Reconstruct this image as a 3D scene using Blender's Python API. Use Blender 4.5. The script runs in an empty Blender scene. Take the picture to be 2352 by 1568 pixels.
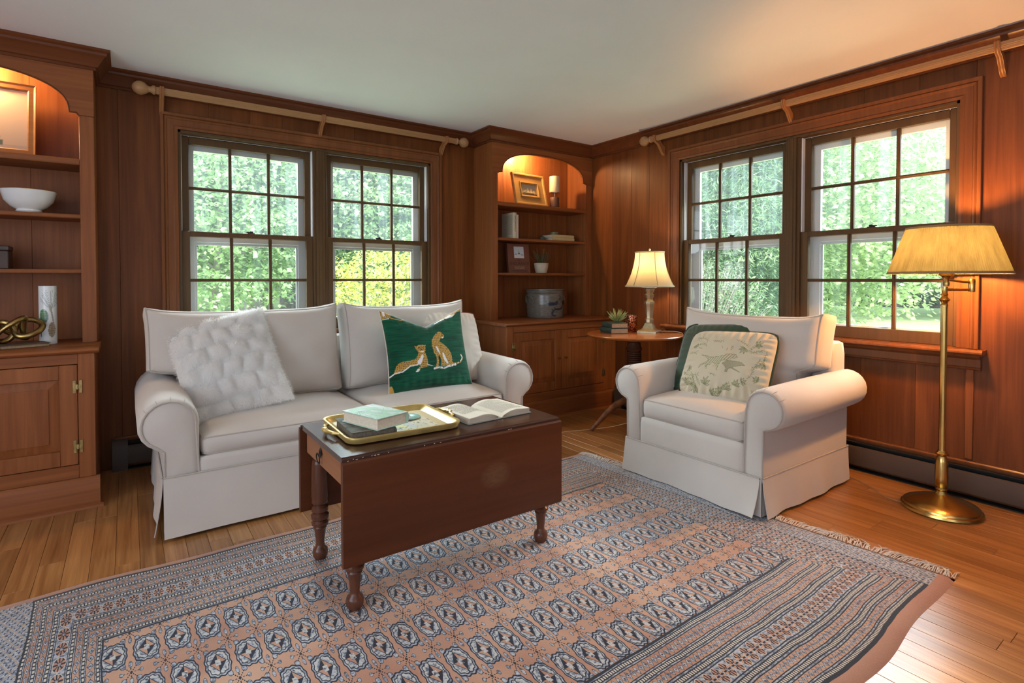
import bpy, bmesh, math, random
import numpy as np
from mathutils import Vector, Matrix
random.seed(7); RNG = np.random.default_rng(11)
PI = math.pi
C = bpy.context.scene.collection
sc = bpy.context.scene

# ------------------------------------------------------------------ camera, world, lights, exposure
CAM = (-3.624, -4.0503, 1.154)
cam_d = bpy.data.cameras.new('camera'); cam = bpy.data.objects.new('camera', cam_d); C.objects.link(cam)
cam.location = CAM
cam.rotation_euler = (PI/2 - math.radians(1.18), 0, -math.radians(35.4835))
cam_d.sensor_fit = 'HORIZONTAL'; cam_d.sensor_width = 36.0; cam_d.lens = 36.0*1238.26/2352
cam_d.shift_y = -(784-665.6)/2352; cam_d.clip_start = 0.05; cam_d.clip_end = 300
sc.camera = cam
sc.view_settings.view_transform = 'Standard'; sc.view_settings.look = 'None'
sc.view_settings.exposure = 0.0; sc.view_settings.gamma = 1.0; sc.view_settings.use_curve_mapping = False
sc.cycles.max_bounces = 8; sc.cycles.diffuse_bounces = 5; sc.cycles.glossy_bounces = 4
sc.cycles.transparent_max_bounces = 24; sc.cycles.transmission_bounces = 6
sc.cycles.caustics_reflective = False; sc.cycles.caustics_refractive = False
sc.cycles.sample_clamp_indirect = 4.0; sc.cycles.use_denoising = True

world = bpy.data.worlds.new('world'); sc.world = world; world.use_nodes = True
wn = world.node_tree; bg = wn.nodes['Background']
wtc = wn.nodes.new('ShaderNodeTexCoord'); wsep = wn.nodes.new('ShaderNodeSeparateXYZ'); wr = wn.nodes.new('ShaderNodeValToRGB')
wn.links.new(wtc.outputs['Generated'], wsep.inputs[0]); wn.links.new(wsep.outputs['Z'], wr.inputs[0])
wr.color_ramp.elements[0].color = (0.95, 0.97, 1.0, 1); wr.color_ramp.elements[1].color = (0.62, 0.78, 1.0, 1)
wn.links.new(wr.outputs[0], bg.inputs['Color']); bg.inputs['Strength'].default_value = 5.6

def light(name, kind, loc, energy, color, size=0.1, sizey=None, rot=(0,0,0), spread=None):
    d = bpy.data.lights.new(name, kind); d.energy = energy; d.color = color
    if kind == 'AREA':
        d.size = size
        if sizey: d.shape = 'RECTANGLE'; d.size_y = sizey
        if spread: d.spread = spread
    elif kind == 'SUN': d.angle = size
    else: d.shadow_soft_size = size
    o = bpy.data.objects.new(name, d); C.objects.link(o); o.location = loc; o.rotation_euler = rot
    return o
# sun stands behind the house, over the photographer's shoulder
light('sun', 'SUN', (-6, -10, 12), 9.0, (1.0, 0.95, 0.86), math.radians(3), rot=(math.radians(42), 0, math.radians(-38)))
# added fill lamps, no windows there: behind the camera and at the left end
light('rear_fill_lamp', 'AREA', (-4.6, -6.7, 1.1), 58, (0.76, 0.87, 1.0), 3.6, 1.8, rot=(PI/2+1.0, 0, 0))
light('side_fill_lamp', 'AREA', (-6.35, -3.6, 1.35), 74, (0.76, 0.87, 1.0), 2.8, 1.9, rot=(PI/2+0.12, 0, -PI/2))
# added fill lamps above the garden, aimed in at the two windows in view
def aim(o, p): o.rotation_euler = (Vector(p)-o.location).to_track_quat('-Z', 'Y').to_euler()
aim(light('garden_fill_lamp', 'AREA', (-2.46, 2.6, 3.6), 850, (0.80, 0.90, 1.0), 2.8, 1.4), (-2.46, -1.2, 0.5))
aim(light('garden_fill_lamp', 'AREA', (2.6, -2.19, 3.6), 850, (0.80, 0.90, 1.0), 2.8, 1.4), (-1.2, -2.19, 0.5))
WARM = (1.0, 0.58, 0.22)

# ------------------------------------------------------------------ mesh builder
class MB:
    def __init__(s): s.v = []; s.f = []
    def add(s, vs, fs):
        o = len(s.v); s.v.extend([tuple(map(float, q)) for q in vs]); s.f.extend([tuple(i+o for i in f) for f in fs]); return s
    def box(s, x0, x1, y0, y1, z0, z1, b=0.0):
        if x1 < x0: x0, x1 = x1, x0
        if y1 < y0: y0, y1 = y1, y0
        if z1 < z0: z0, z1 = z1, z0
        b = min(b, (x1-x0)/2.2, (y1-y0)/2.2, (z1-z0)/2.2)
        if b <= 0:
            vs = [(x,y,z) for x in (x0,x1) for y in (y0,y1) for z in (z0,z1)]
            return s.add(vs, [(0,1,3,2),(4,6,7,5),(0,4,5,1),(2,3,7,6),(0,2,6,4),(1,5,7,3)])
        vs = []; idx = {}
        X = (x0,x1); Y = (y0,y1); Z = (z0,z1)
        for i in (0,1):
            for j in (0,1):
                for k in (0,1):
                    sx, sy, sz = 1-2*i, 1-2*j, 1-2*k
                    for a in range(3):
                        p = [X[i]+sx*b, Y[j]+sy*b, Z[k]+sz*b]; p[a] = (X[i],Y[j],Z[k])[a]
                        idx[(i,j,k,a)] = len(vs); vs.append(tuple(p))
        fs = []
        for i in (0,1): fs.append([idx[(i,j,k,0)] for j,k in ((0,0),(1,0),(1,1),(0,1))])
        for j in (0,1): fs.append([idx[(i,j,k,1)] for i,k in ((0,0),(1,0),(1,1),(0,1))])
        for k in (0,1): fs.append([idx[(i,j,k,2)] for i,j in ((0,0),(1,0),(1,1),(0,1))])
        for i in (0,1):
            for j in (0,1): fs.append([idx[(i,j,0,0)],idx[(i,j,1,0)],idx[(i,j,1,1)],idx[(i,j,0,1)]])
        for i in (0,1):
            for k in (0,1): fs.append([idx[(i,0,k,0)],idx[(i,1,k,0)],idx[(i,1,k,2)],idx[(i,0,k,2)]])
        for j in (0,1):
            for k in (0,1): fs.append([idx[(0,j,k,1)],idx[(1,j,k,1)],idx[(1,j,k,2)],idx[(0,j,k,2)]])
        for i in (0,1):
            for j in (0,1):
                for k in (0,1): fs.append([idx[(i,j,k,a)] for a in range(3)])
        return s.add(vs, fs)
    def grid(s, nu, nv, fn, cu=False, cv=False):
        vs = [fn(i/(nu if cu else nu-1), j/(nv if cv else nv-1)) for i in range(nu) for j in range(nv)]
        fs = []
        for i in range(nu if cu else nu-1):
            for j in range(nv if cv else nv-1):
                a = i*nv+j; b = ((i+1) % nu)*nv+j; c = ((i+1) % nu)*nv+(j+1) % nv; d = i*nv+(j+1) % nv
                fs.append((a,b,c,d))
        return s.add(vs, fs)
    def lathe(s, prof, c=(0,0,0), seg=32, axis='z', squash=1.0, mod=None):
        o = []; n = len(prof)
        for i in range(seg):
            a = 2*PI*i/seg; 
            for r, z in prof:
                m = mod(a, z) if mod else 1.0
                p = (r*m*math.cos(a), r*m*math.sin(a)*squash, z)
                if axis == 'x': p = (p[2], p[0], p[1])
                if axis == 'y': p = (p[0], p[2], p[1])
                o.append((c[0]+p[0], c[1]+p[1], c[2]+p[2]))
        fs = []
        for i in range(seg):
            k = (i+1) % seg
            for j in range(n-1):
                fs.append((i*n+j, k*n+j, k*n+j+1, i*n+j+1))
        if prof[0][0] > 1e-5: fs.append(tuple(i*n for i in range(seg)))
        if prof[-1][0] > 1e-5: fs.append(tuple(i*n+n-1 for i in range(seg)))
        return s.add(o, fs)
    def tube(s, pts, r, seg=8, closed=False, flat=1.0):
        P = [Vector(p) for p in pts]; n = len(P); vs = []
        up = None
        for i in range(n):
            if closed: t = P[(i+1) % n]-P[i-1]
            else: t = P[min(i+1,n-1)]-P[max(i-1,0)]
            if t.length < 1e-9: t = Vector((0,0,1))
            t.normalize()
            if up is None:
                up = Vector((0,0,1)) if abs(t.z) < 0.9 else Vector((1,0,0))
            up = (up - t*up.dot(t))
            if up.length < 1e-6: up = Vector((1,0,0)) - t*t.x
            up.normalize(); side = t.cross(up)
            rr = r[i] if isinstance(r, (list, tuple)) else r
            for k in range(seg):
                a = 2*PI*k/seg; vs.append(P[i]+up*(rr*math.cos(a))+side*(rr*flat*math.sin(a)))
        fs = []
        for i in range(n if closed else n-1):
            j = (i+1) % n
            for k in range(seg):
                l = (k+1) % seg; fs.append((i*seg+k, i*seg+l, j*seg+l, j*seg+k))
        if not closed:
            fs.append(tuple(range(seg))); fs.append(tuple((n-1)*seg+k for k in range(seg)))
        return s.add(vs, fs)
    def prism(s, poly, fn, w0, w1):
        n = len(poly)
        vs = [fn(u,v,w0) for u,v in poly]+[fn(u,v,w1) for u,v in poly]
        fs = [tuple(range(n)), tuple(range(n,2*n))]+[(i,(i+1)%n,n+(i+1)%n,n+i) for i in range(n)]
        return s.add(vs, fs)
    def sweep(s, path, prof, fn, closed=False):
        """path: 2-D points; prof: (offset to the right of travel, height); fn(u,v,h) -> xyz; mitred corners"""
        n = len(path); m = len(prof); vs = []
        def nrm(a, b):
            d = Vector((b[0]-a[0], b[1]-a[1])); d.normalize(); return Vector((d.y, -d.x))
        for i in range(n):
            if closed: n0 = nrm(path[i-1], path[i]); n1 = nrm(path[i], path[(i+1)%n])
            else:
                n0 = nrm(path[i-1], path[i]) if i else nrm(path[0], path[1])
                n1 = nrm(path[i], path[i+1]) if i < n-1 else n0
            b = n0+n1; b = b/(1+n0.dot(n1))
            for o, h in prof: vs.append(fn(path[i][0]+b.x*o, path[i][1]+b.y*o, h))
        fs = []
        for i in range(n if closed else n-1):
            j = (i+1) % n
            for k in range(m):
                l = (k+1) % m; fs.append((i*m+k, i*m+l, j*m+l, j*m+k))
        if not closed: fs.append(tuple(range(m))); fs.append(tuple((n-1)*m+k for k in range(m)))
        return s.add(vs, fs)
    def xf(s, M):
        s.v = [tuple(M @ Vector(p)) for p in s.v]; return s
    def merge(s, o): return s.add(o.v, o.f)

def thing(name, label, cat, loc=(0,0,0), rotz=0, group=None):
    o = bpy.data.objects.new(name, None); C.objects.link(o); o.empty_display_size = 0.1
    o.location = loc; o.rotation_euler = (0,0,rotz); o['label'] = label; o['category'] = cat
    if group: o['group'] = group
    return o
def tag(o, label, cat, group=None):
    o['label'] = label; o['category'] = cat
    if group: o['group'] = group
    return o
def obj(name, mb, m, parent=None, world=False, label=None, smooth=40, kind=None, shift=None):
    me = bpy.data.meshes.new(name)
    vs = mb.v
    if world and parent:
        R = parent
        off = Vector((0,0,0))
        while R: off += R.location; R = R.parent
        vs = [(p[0]-off.x, p[1]-off.y, p[2]-off.z) for p in vs]
    if shift: vs = [(p[0]-shift[0], p[1]-shift[1], p[2]-shift[2]) for p in vs]
    me.from_pydata(vs, [], mb.f)
    bm = bmesh.new(); bm.from_mesh(me); bmesh.ops.recalc_face_normals(bm, faces=bm.faces[:]); bm.to_mesh(me); bm.free()
    if smooth:
        me.polygons.foreach_set('use_smooth', [True]*len(me.polygons))
        me.set_sharp_from_angle(angle=math.radians(smooth))
    me.materials.append(m); me.update()
    o = bpy.data.objects.new(name, me); C.objects.link(o)
    if parent: o.parent = parent
    if shift: o.location = shift
    if label: o['label'] = label
    if kind: o['kind'] = kind
    return o
def struct(name, mb, m, label=None, cat=None, smooth=40):
    o = obj(name, mb, m, smooth=smooth); o['kind'] = 'structure'
    if label: o['label'] = label
    if cat: o['category'] = cat
    return o
def rawmesh(name, V, F, m, parent=None, col=None, smooth=False, kind=None):
    """V (n,3), F (k,4) or (k,3) numpy arrays"""
    me = bpy.data.meshes.new(name); n = len(V); k, w = F.shape
    me.vertices.add(n); me.vertices.foreach_set('co', np.ascontiguousarray(V, dtype=np.float32).ravel())
    me.loops.add(k*w); me.loops.foreach_set('vertex_index', np.ascontiguousarray(F, dtype=np.int32).ravel())
    me.polygons.add(k); me.polygons.foreach_set('loop_start', np.arange(0, k*w, w, dtype=np.int32))
    me.polygons.foreach_set('loop_total', np.full(k, w, dtype=np.int32))
    if smooth: me.polygons.foreach_set('use_smooth', np.ones(k, dtype=bool))
    me.update(calc_edges=True)
    if col is not None:
        a = me.color_attributes.new('Col', 'FLOAT_COLOR', 'POINT')
        cc = np.ones((n,4), dtype=np.float32); cc[:,:3] = col; a.data.foreach_set('color', cc.ravel())
    me.materials.append(m)
    o = bpy.data.objects.new(name, me); C.objects.link(o)
    if parent: o.parent = parent
    if kind: o['kind'] = kind
    return o
def copy_tree(o, parent=None):
    c = o.copy(); C.objects.link(c)
    if parent: c.parent = parent
    for ch in list(o.children): copy_tree(ch, c)
    return c

# ------------------------------------------------------------------ node expressions
class X:
    def __init__(s, nt, sock): s.nt = nt; s.k = sock
    def _m(s, op, *a): return xm(s.nt, op, s, *a)
    def __add__(s, o): return s._m('ADD', o)
    __radd__ = __add__
    def __sub__(s, o): return s._m('SUBTRACT', o)
    def __rsub__(s, o): return xm(s.nt, 'SUBTRACT', o, s)
    def __mul__(s, o): return s._m('MULTIPLY', o)
    __rmul__ = __mul__
    def __truediv__(s, o): return s._m('DIVIDE', o)
    def __lt__(s, o): return s._m('LESS_THAN', o)
    def __gt__(s, o): return s._m('GREATER_THAN', o)
    def abs(s): return s._m('ABSOLUTE')
    def fract(s): return s._m('FRACT')
    def min(s, o): return s._m('MINIMUM', o)
    def max(s, o): return s._m('MAXIMUM', o)
    def pow(s, o): return s._m('POWER', o)
def xm(nt, op, *a):
    n = nt.nodes.new('ShaderNodeMath'); n.operation = op
    for i, q in enumerate(a):
        if isinstance(q, X): nt.links.new(q.k, n.inputs[i])
        else: n.inputs[i].default_value = q
    return X(nt, n.outputs[0])
def mixc(nt, fac, a, b):
    n = nt.nodes.new('ShaderNodeMix'); n.data_type = 'RGBA'
    for sock, q in ((n.inputs[0], fac), (n.inputs[6], a), (n.inputs[7], b)):
        if isinstance(q, X): nt.links.new(q.k, sock)
        elif isinstance(q, (int, float)): sock.default_value = q
        else: sock.default_value = (q[0], q[1], q[2], 1)
    return X(nt, n.outputs[2])
def noise(nt, vec, scale, detail=3, rough=0.5, dist=0.0):
    n = nt.nodes.new('ShaderNodeTexNoise'); n.inputs['Scale'].default_value = scale; n.inputs['Detail'].default_value = detail
    n.inputs['Roughness'].default_value = rough; n.inputs['Distortion'].default_value = dist
    if vec is not None: nt.links.new(vec, n.inputs['Vector'])
    return X(nt, n.outputs[0])
def coords(nt, scale=(1,1,1), random_shift=False, kind='Object'):
    tc = nt.nodes.new('ShaderNodeTexCoord'); mp = nt.nodes.new('ShaderNodeMapping'); mp.inputs['Scale'].default_value = scale
    nt.links.new(tc.outputs[kind], mp.inputs[0])
    if random_shift:
        oi = nt.nodes.new('ShaderNodeObjectInfo'); vm = nt.nodes.new('ShaderNodeVectorMath'); vm.operation = 'SCALE'
        vm.inputs[0].default_value = (17.3, 9.1, 23.7); nt.links.new(oi.outputs['Random'], vm.inputs['Scale'])
        nt.links.new(vm.outputs[0], mp.inputs['Location'])
    return mp.outputs[0]
def ramp(nt, fac, stops):
    n = nt.nodes.new('ShaderNodeValToRGB'); nt.links.new(fac.k, n.inputs[0])
    el = n.color_ramp.elements
    while len(el) < len(stops): el.new(0.5)
    for e, (p, c) in zip(el, stops): e.position = p; e.color = (c[0], c[1], c[2], 1)
    return X(nt, n.outputs[0])
def newmat(name):
    m = bpy.data.materials.new(name); m.use_nodes = True; nt = m.node_tree
    return m, nt, nt.nodes['Principled BSDF']
def bump(nt, p, h, strength=0.2, dist=0.01):
    b = nt.nodes.new('ShaderNodeBump'); b.inputs['Strength'].default_value = strength; b.inputs['Distance'].default_value = dist
    nt.links.new(h.k, b.inputs['Height']); nt.links.new(b.outputs[0], p.inputs['Normal'])
def setc(nt, p, c):
    if isinstance(c, X): nt.links.new(c.k, p.inputs['Base Color'])
    else: p.inputs['Base Color'].default_value = (c[0], c[1], c[2], 1)
def plain(name, c, rough=0.6, metal=0.0, var=0.06, scale=8, spec=0.5, sheen=0, bumps=0, coat=0, trans=0):
    m, nt, p = newmat(name)
    n = noise(nt, coords(nt), scale, 4)
    a = tuple(q*(1-var) for q in c); b = tuple(min(1, q*(1+var)) for q in c)
    setc(nt, p, ramp(nt, n, [(0.3, a), (0.7, b)]))
    p.inputs['Roughness'].default_value = rough; p.inputs['Metallic'].default_value = metal
    p.inputs['Specular IOR Level'].default_value = spec; p.inputs['Coat Weight'].default_value = coat
    if sheen: p.inputs['Sheen Weight'].default_value = sheen; p.inputs['Sheen Roughness'].default_value = 0.4
    if bumps: bump(nt, p, noise(nt, coords(nt), scale*12, 3), bumps, 0.004)
    return m
def wood(name, dark, light_, axis='z', fine=42, rough=0.46, vary=0.25, coat=0.04, spec=0.24, streak=0.5):
    m, nt, p = newmat(name)
    def sc_(cross, along): return {'x':(along,cross,cross),'y':(cross,along,cross),'z':(cross,cross,along)}[axis]
    v = coords(nt, sc_(fine, fine*0.035), True)
    n1 = noise(nt, v, 1.0, 5, 0.6, 0.6)
    v2 = coords(nt, sc_(6.0, 0.5), True)
    n2 = noise(nt, v2, 1.0, 3, 0.5, 1.2)
    rings = ((n2*9.0)._m('SINE')*0.5+0.5)
    g = n1*streak + rings*(1-streak)*0.55 + n2*0.25
    oi = nt.nodes.new('ShaderNodeObjectInfo'); rnd = X(nt, oi.outputs['Random'])
    c = ramp(nt, g, [(0.25, dark), (0.75, light_)])
    hs = nt.nodes.new('ShaderNodeHueSaturation'); nt.links.new(c.k, hs.inputs['Color'])
    nt.links.new((rnd*vary+(1-vary*0.5)).k, hs.inputs['Value'])
    nt.links.new(hs.outputs[0], p.inputs['Base Color'])
    p.inputs['Roughness'].default_value = rough; p.inputs['Coat Weight'].default_value = coat; p.inputs['Coat Roughness'].default_value = 0.25
    p.inputs['Specular IOR Level'].default_value = spec
    bump(nt, p, n1, 0.06, 0.002)
    return m
def fabric(name, c, var=0.08, weave=900, sheen=0.3, rough=0.95):
    m, nt, p = newmat(name)
    n = noise(nt, coords(nt), 3.0, 4); w = noise(nt, coords(nt), weave, 2)
    f = n*0.6+w*0.4
    setc(nt, p, ramp(nt, f, [(0.3, tuple(q*(1-var) for q in c)), (0.7, tuple(min(1,q*(1+var)) for q in c))]))
    p.inputs['Roughness'].default_value = rough; p.inputs['Sheen Weight'].default_value = sheen; p.inputs['Specular IOR Level'].default_value = 0.2
    bump(nt, p, w+noise(nt, coords(nt), 14, 3)*1.5, 0.18, 0.004)
    return m
def vcol(name, rough=0.8, sheen=0.0, spec=0.3, grain=0.0, metal=0.0):
    m, nt, p = newmat(name)
    a = nt.nodes.new('ShaderNodeAttribute'); a.attribute_name = 'Col'; c = X(nt, a.outputs['Color'])
    if grain:
        n = noise(nt, coords(nt, (4, 4, 60)), 6, 4)
        mu = nt.nodes.new('ShaderNodeMix'); mu.data_type = 'RGBA'; mu.blend_type = 'MULTIPLY'; mu.inputs[0].default_value = grain
        nt.links.new(c.k, mu.inputs[6]); nt.links.new(ramp(nt, n, [(0.3,(0.45,0.45,0.45)),(0.7,(1,1,1))]).k, mu.inputs[7]); c = X(nt, mu.outputs[2])
    setc(nt, p, c); p.inputs['Roughness'].default_value = rough; p.inputs['Sheen Weight'].default_value = sheen
    p.inputs['Specular IOR Level'].default_value = spec; p.inputs['Metallic'].default_value = metal
    return m
def translucent(name, c, fac=0.5, tc=None, rough=0.8):
    m, nt, p = newmat(name); out = nt.nodes['Material Output']
    t = nt.nodes.new('ShaderNodeBsdfTranslucent'); t.inputs[0].default_value = ((tc or c)+(1,)) if len(tc or c) == 3 else (tc or c)
    mx = nt.nodes.new('ShaderNodeMixShader'); mx.inputs[0].default_value = fac
    setc(nt, p, c); p.inputs['Roughness'].default_value = rough; p.inputs['Specular IOR Level'].default_value = 0.2
    nt.links.new(p.outputs[0], mx.inputs[1]); nt.links.new(t.outputs[0], mx.inputs[2]); nt.links.new(mx.outputs[0], out.inputs[0])
    return m, nt, p, t

class Paint:
    """colours sampled at 2-D points: flat print for covers, pictures, embroidery"""
    def __init__(s, px, py, base):
        s.x = np.asarray(px, float); s.y = np.asarray(py, float); s.c = np.zeros((len(s.x),3)); s.c[:] = base
    def where(s, m, c): s.c[m] = c; return s
    def poly(s, pts, c, only=None):
        m = s.inside(pts)
        if only is not None: m &= only
        s.c[m] = c; return m
    def inside(s, pts):
        m = np.zeros(len(s.x), bool); n = len(pts); j = n-1
        for i in range(n):
            xi, yi = pts[i]; xj, yj = pts[j]
            if yi != yj:
                k = ((yi > s.y) != (yj > s.y)) & (s.x < (xj-xi)*(s.y-yi)/(yj-yi)+xi); m ^= k
            j = i
        return m
    def ell(s, cx, cy, rx, ry, c, rot=0):
        dx = s.x-cx; dy = s.y-cy; a = math.cos(rot); b = math.sin(rot)
        m = ((dx*a+dy*b)/rx)**2+((-dx*b+dy*a)/ry)**2 < 1; s.c[m] = c; return m
    def line(s, pts, w, c):
        m = np.zeros(len(s.x), bool)
        for (x0,y0),(x1,y1) in zip(pts[:-1], pts[1:]):
            dx, dy = x1-x0, y1-y0; L = dx*dx+dy*dy+1e-12
            t = np.clip(((s.x-x0)*dx+(s.y-y0)*dy)/L, 0, 1)
            m |= (s.x-x0-t*dx)**2+(s.y-y0-t*dy)**2 < w*w/4
        s.c[m] = c; return m
def vnoise(x, y, seed=0):
    """cheap value noise"""
    xi = np.floor(x).astype(int); yi = np.floor(y).astype(int); fx = x-xi; fy = y-yi
    fx = fx*fx*(3-2*fx); fy = fy*fy*(3-2*fy)
    def h(a, b):
        q = np.sin(a*127.1+b*311.7+seed*74.7)*43758.5453; return q-np.floor(q)
    return (h(xi,yi)*(1-fx)+h(xi+1,yi)*fx)*(1-fy)+(h(xi,yi+1)*(1-fx)+h(xi+1,yi+1)*fx)*fy
def gridmesh(name, nu, nv, fn, m, parent=None, colfn=None, kind=None, label=None):
    """fn takes arrays (u,v) in 0..1 and gives (n,3); colfn(u,v,P) gives colours"""
    u, v = np.meshgrid(np.linspace(0,1,nu), np.linspace(0,1,nv), indexing='ij'); u = u.ravel(); v = v.ravel()
    P = fn(u, v); i, j = np.meshgrid(np.arange(nu-1), np.arange(nv-1), indexing='ij'); a = (i*nv+j).ravel()
    F = np.stack([a, a+nv, a+nv+1, a+1], 1)
    o = rawmesh(name, P, F, m, parent, None if colfn is None else colfn(u, v, P), True, kind)
    if label: o['label'] = label
    return o
# ------------------------------------------------------------------ materials
W_DK, W_LT = (0.10, 0.029, 0.007), (0.265, 0.084, 0.02)
M_wallz = wood('cherry_boards_vertical', W_DK, W_LT, 'z', vary=0.35)
M_cz = wood('cherry_vertical', (0.18,0.054,0.015), (0.40,0.142,0.046), 'z', vary=0.12)
M_cx = wood('cherry_along_x', (0.18,0.054,0.015), (0.40,0.142,0.046), 'x', vary=0.12)
M_cy = wood('cherry_along_y', (0.18,0.054,0.015), (0.40,0.142,0.046), 'y', vary=0.12)
M_trx = wood('dark_trim_x', (0.10,0.03,0.011), (0.20,0.062,0.021), 'x', rough=0.3, vary=0.05)
M_sash = wood('sash_wood', (0.085,0.045,0.018), (0.145,0.08,0.034), 'z', rough=0.4, vary=0.1)
M_case = wood('casing_wood', (0.14,0.048,0.017), (0.27,0.098,0.036), 'z', rough=0.3, vary=0.08)
M_rod = wood('rod_wood', (0.36,0.19,0.085), (0.50,0.29,0.14), 'x', rough=0.35, vary=0.05, fine=60)
M_rody = wood('rod_wood_y', (0.36,0.19,0.085), (0.50,0.29,0.14), 'y', rough=0.35, vary=0.05, fine=60)
M_brk = wood('bracket_wood', (0.32,0.13,0.045), (0.44,0.2,0.075), 'z', rough=0.3, vary=0.05)
M_oak = wood('oak_floor', (0.21,0.07,0.016), (0.68,0.35,0.125), 'y', fine=62, rough=0.3, vary=0.4, coat=0.3, spec=0.45, streak=0.55)
M_tabtop = wood('table_top_wood', (0.035,0.012,0.008), (0.085,0.03,0.018), 'x', rough=0.22, vary=0, coat=0.35)
M_leaf = wood('table_leaf_wood', (0.085,0.024,0.009), (0.155,0.046,0.016), 'x', fine=26, rough=0.38, vary=0.1)
def worn_patch(m, c, r):
    nt = m.node_tree; p = nt.nodes['Principled BSDF']; old = X(nt, p.inputs['Base Color'].links[0].from_socket)
    tc = nt.nodes.new('ShaderNodeTexCoord'); s_ = nt.nodes.new('ShaderNodeSeparateXYZ'); nt.links.new(tc.outputs['Object'], s_.inputs[0])
    dx = (X(nt, s_.outputs['X'])-c[0])/r[0]; dz = (X(nt, s_.outputs['Z'])-c[2])/r[1]; on = X(nt, s_.outputs['Y']) < c[1]
    g = (1.0-(dx*dx+dz*dz)).max(0.0); n = noise(nt, coords(nt, (30,30,140)), 1.0, 5, 0.7)
    f = (g*n*n*1.5)._m('MULTIPLY', on).min(0.4); nt.links.new(mixc(nt, f, old, (0.21,0.125,0.062)).k, p.inputs['Base Color'])
worn_patch(M_leaf, (0.13,-0.2,0.375), (0.075,0.055))
M_leg = wood('table_leg_wood', (0.085,0.03,0.016), (0.16,0.058,0.03), 'z', rough=0.25, vary=0.1, coat=0.3)
M_drawer = wood('drawer_wood', (0.26,0.10,0.04), (0.40,0.17,0.07), 'y', rough=0.45, vary=0.05)
M_side = wood('side_table_wood', (0.30,0.085,0.022), (0.48,0.16,0.045), 'x', rough=0.22, vary=0.05, coat=0.3)
M_ped = wood('pedestal_wood', (0.05,0.018,0.01), (0.11,0.04,0.02), 'z', rough=0.25, vary=0.05)
M_ceil = plain('ceiling_paint', (0.87,0.87,0.94), 0.95, var=0.015, scale=3, spec=0.1)
M_white = plain('white_vinyl', (0.90,0.92,0.94), 0.45, var=0.02)
M_cream = plain('far_wall_paint', (0.70,0.70,0.68), 0.9, var=0.03)
M_heat = plain('heater_enamel', (0.075,0.05,0.035), 0.5, var=0.05, spec=0.3)
M_heatg = plain('heater_end_cap', (0.085,0.066,0.055), 0.5, var=0.05, spec=0.3)
M_black = plain('black_gap', (0.008,0.007,0.006), 0.7)
M_brass = plain('aged_brass', (0.62,0.42,0.14), 0.24, 1.0, var=0.12, scale=14)
M_brassd = plain('dark_brass', (0.36,0.25,0.09), 0.3, 1.0, var=0.2, scale=18)
M_hinge = plain('hinge_brass', (0.42,0.33,0.14), 0.3, 1.0, var=0.2, scale=60)
M_iron = plain('black_iron', (0.05,0.045,0.04), 0.4, 0.8)
M_fab = fabric('linen_upholstery', (0.585,0.535,0.48))
M_pipe = fabric('linen_piping', (0.46,0.41,0.36))
M_fab2 = fabric('ivory_linen', (0.68,0.62,0.54))
M_vcloth = vcol('printed_cloth', 0.9, 0.15, 0.15)
M_vprint = vcol('printed_paper', 0.45, 0, 0.4)
M_vglaze = vcol('printed_glaze', 0.2, 0, 0.5)
M_paper = plain('page_edges', (0.72,0.64,0.50), 0.8, var=0.1, scale=120)
M_page = plain('book_page', (0.80,0.74,0.60), 0.8, var=0.02)
M_ink = plain('ink', (0.06,0.05,0.04), 0.8)
M_gilt = plain('gilt', (0.62,0.45,0.15), 0.35, 0.55, var=0.15, scale=20)
M_glazew = plain('white_glaze', (0.78,0.80,0.80), 0.18, var=0.02, coat=0.3)
M_chrome = plain('chrome', (0.8,0.8,0.8), 0.12, 1.0, var=0.02)

def glass_mat():
    m = bpy.data.materials.new('window_glass'); m.use_nodes = True; nt = m.node_tree; nt.nodes.clear()
    out = nt.nodes.new('ShaderNodeOutputMaterial'); tr = nt.nodes.new('ShaderNodeBsdfTransparent'); tr.inputs[0].default_value = (0.95,0.98,0.97,1)
    gl = nt.nodes.new('ShaderNodeBsdfGlossy'); gl.inputs['Roughness'].default_value = 0.02
    lw = nt.nodes.new('ShaderNodeFresnel'); lw.inputs['IOR'].default_value = 1.45
    mx = nt.nodes.new('ShaderNodeMixShader'); nt.links.new(lw.outputs[0], mx.inputs[0])
    nt.links.new(tr.outputs[0], mx.inputs[1]); nt.links.new(gl.outputs[0], mx.inputs[2]); nt.links.new(mx.outputs[0], out.inputs[0])
    return m
def hazed_glass_mat(name, f0, f1):
    """storm glass with the pale haze of the view mixed in, streaky and milky"""
    m = bpy.data.materials.new(name); m.use_nodes = True; nt = m.node_tree; nt.nodes.clear()
    out = nt.nodes.new('ShaderNodeOutputMaterial'); tr = nt.nodes.new('ShaderNodeBsdfTransparent'); tr.inputs[0].default_value = (0.93,0.97,0.96,1)
    df = nt.nodes.new('ShaderNodeBsdfTranslucent'); df.inputs[0].default_value = (0.78,0.92,0.95,1)
    n = noise(nt, coords(nt, (26,26,0.7)), 1.0, 3, 0.6)
    f = ramp(nt, n, [(0.4,(f0,)*3),(0.72,(f1,)*3)])
    mx = nt.nodes.new('ShaderNodeMixShader'); nt.links.new(f.k, mx.inputs[0])
    nt.links.new(tr.outputs[0], mx.inputs[1]); nt.links.new(df.outputs[0], mx.inputs[2]); nt.links.new(mx.outputs[0], out.inputs[0])
    return m
M_glass = glass_mat(); M_storm = hazed_glass_mat('storm_glass', 0.008, 0.03); M_stormu = hazed_glass_mat('hazed_storm_glass', 0.03, 0.085)  # haze over the garden view is put into the panes, stronger in the upper ones

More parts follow.
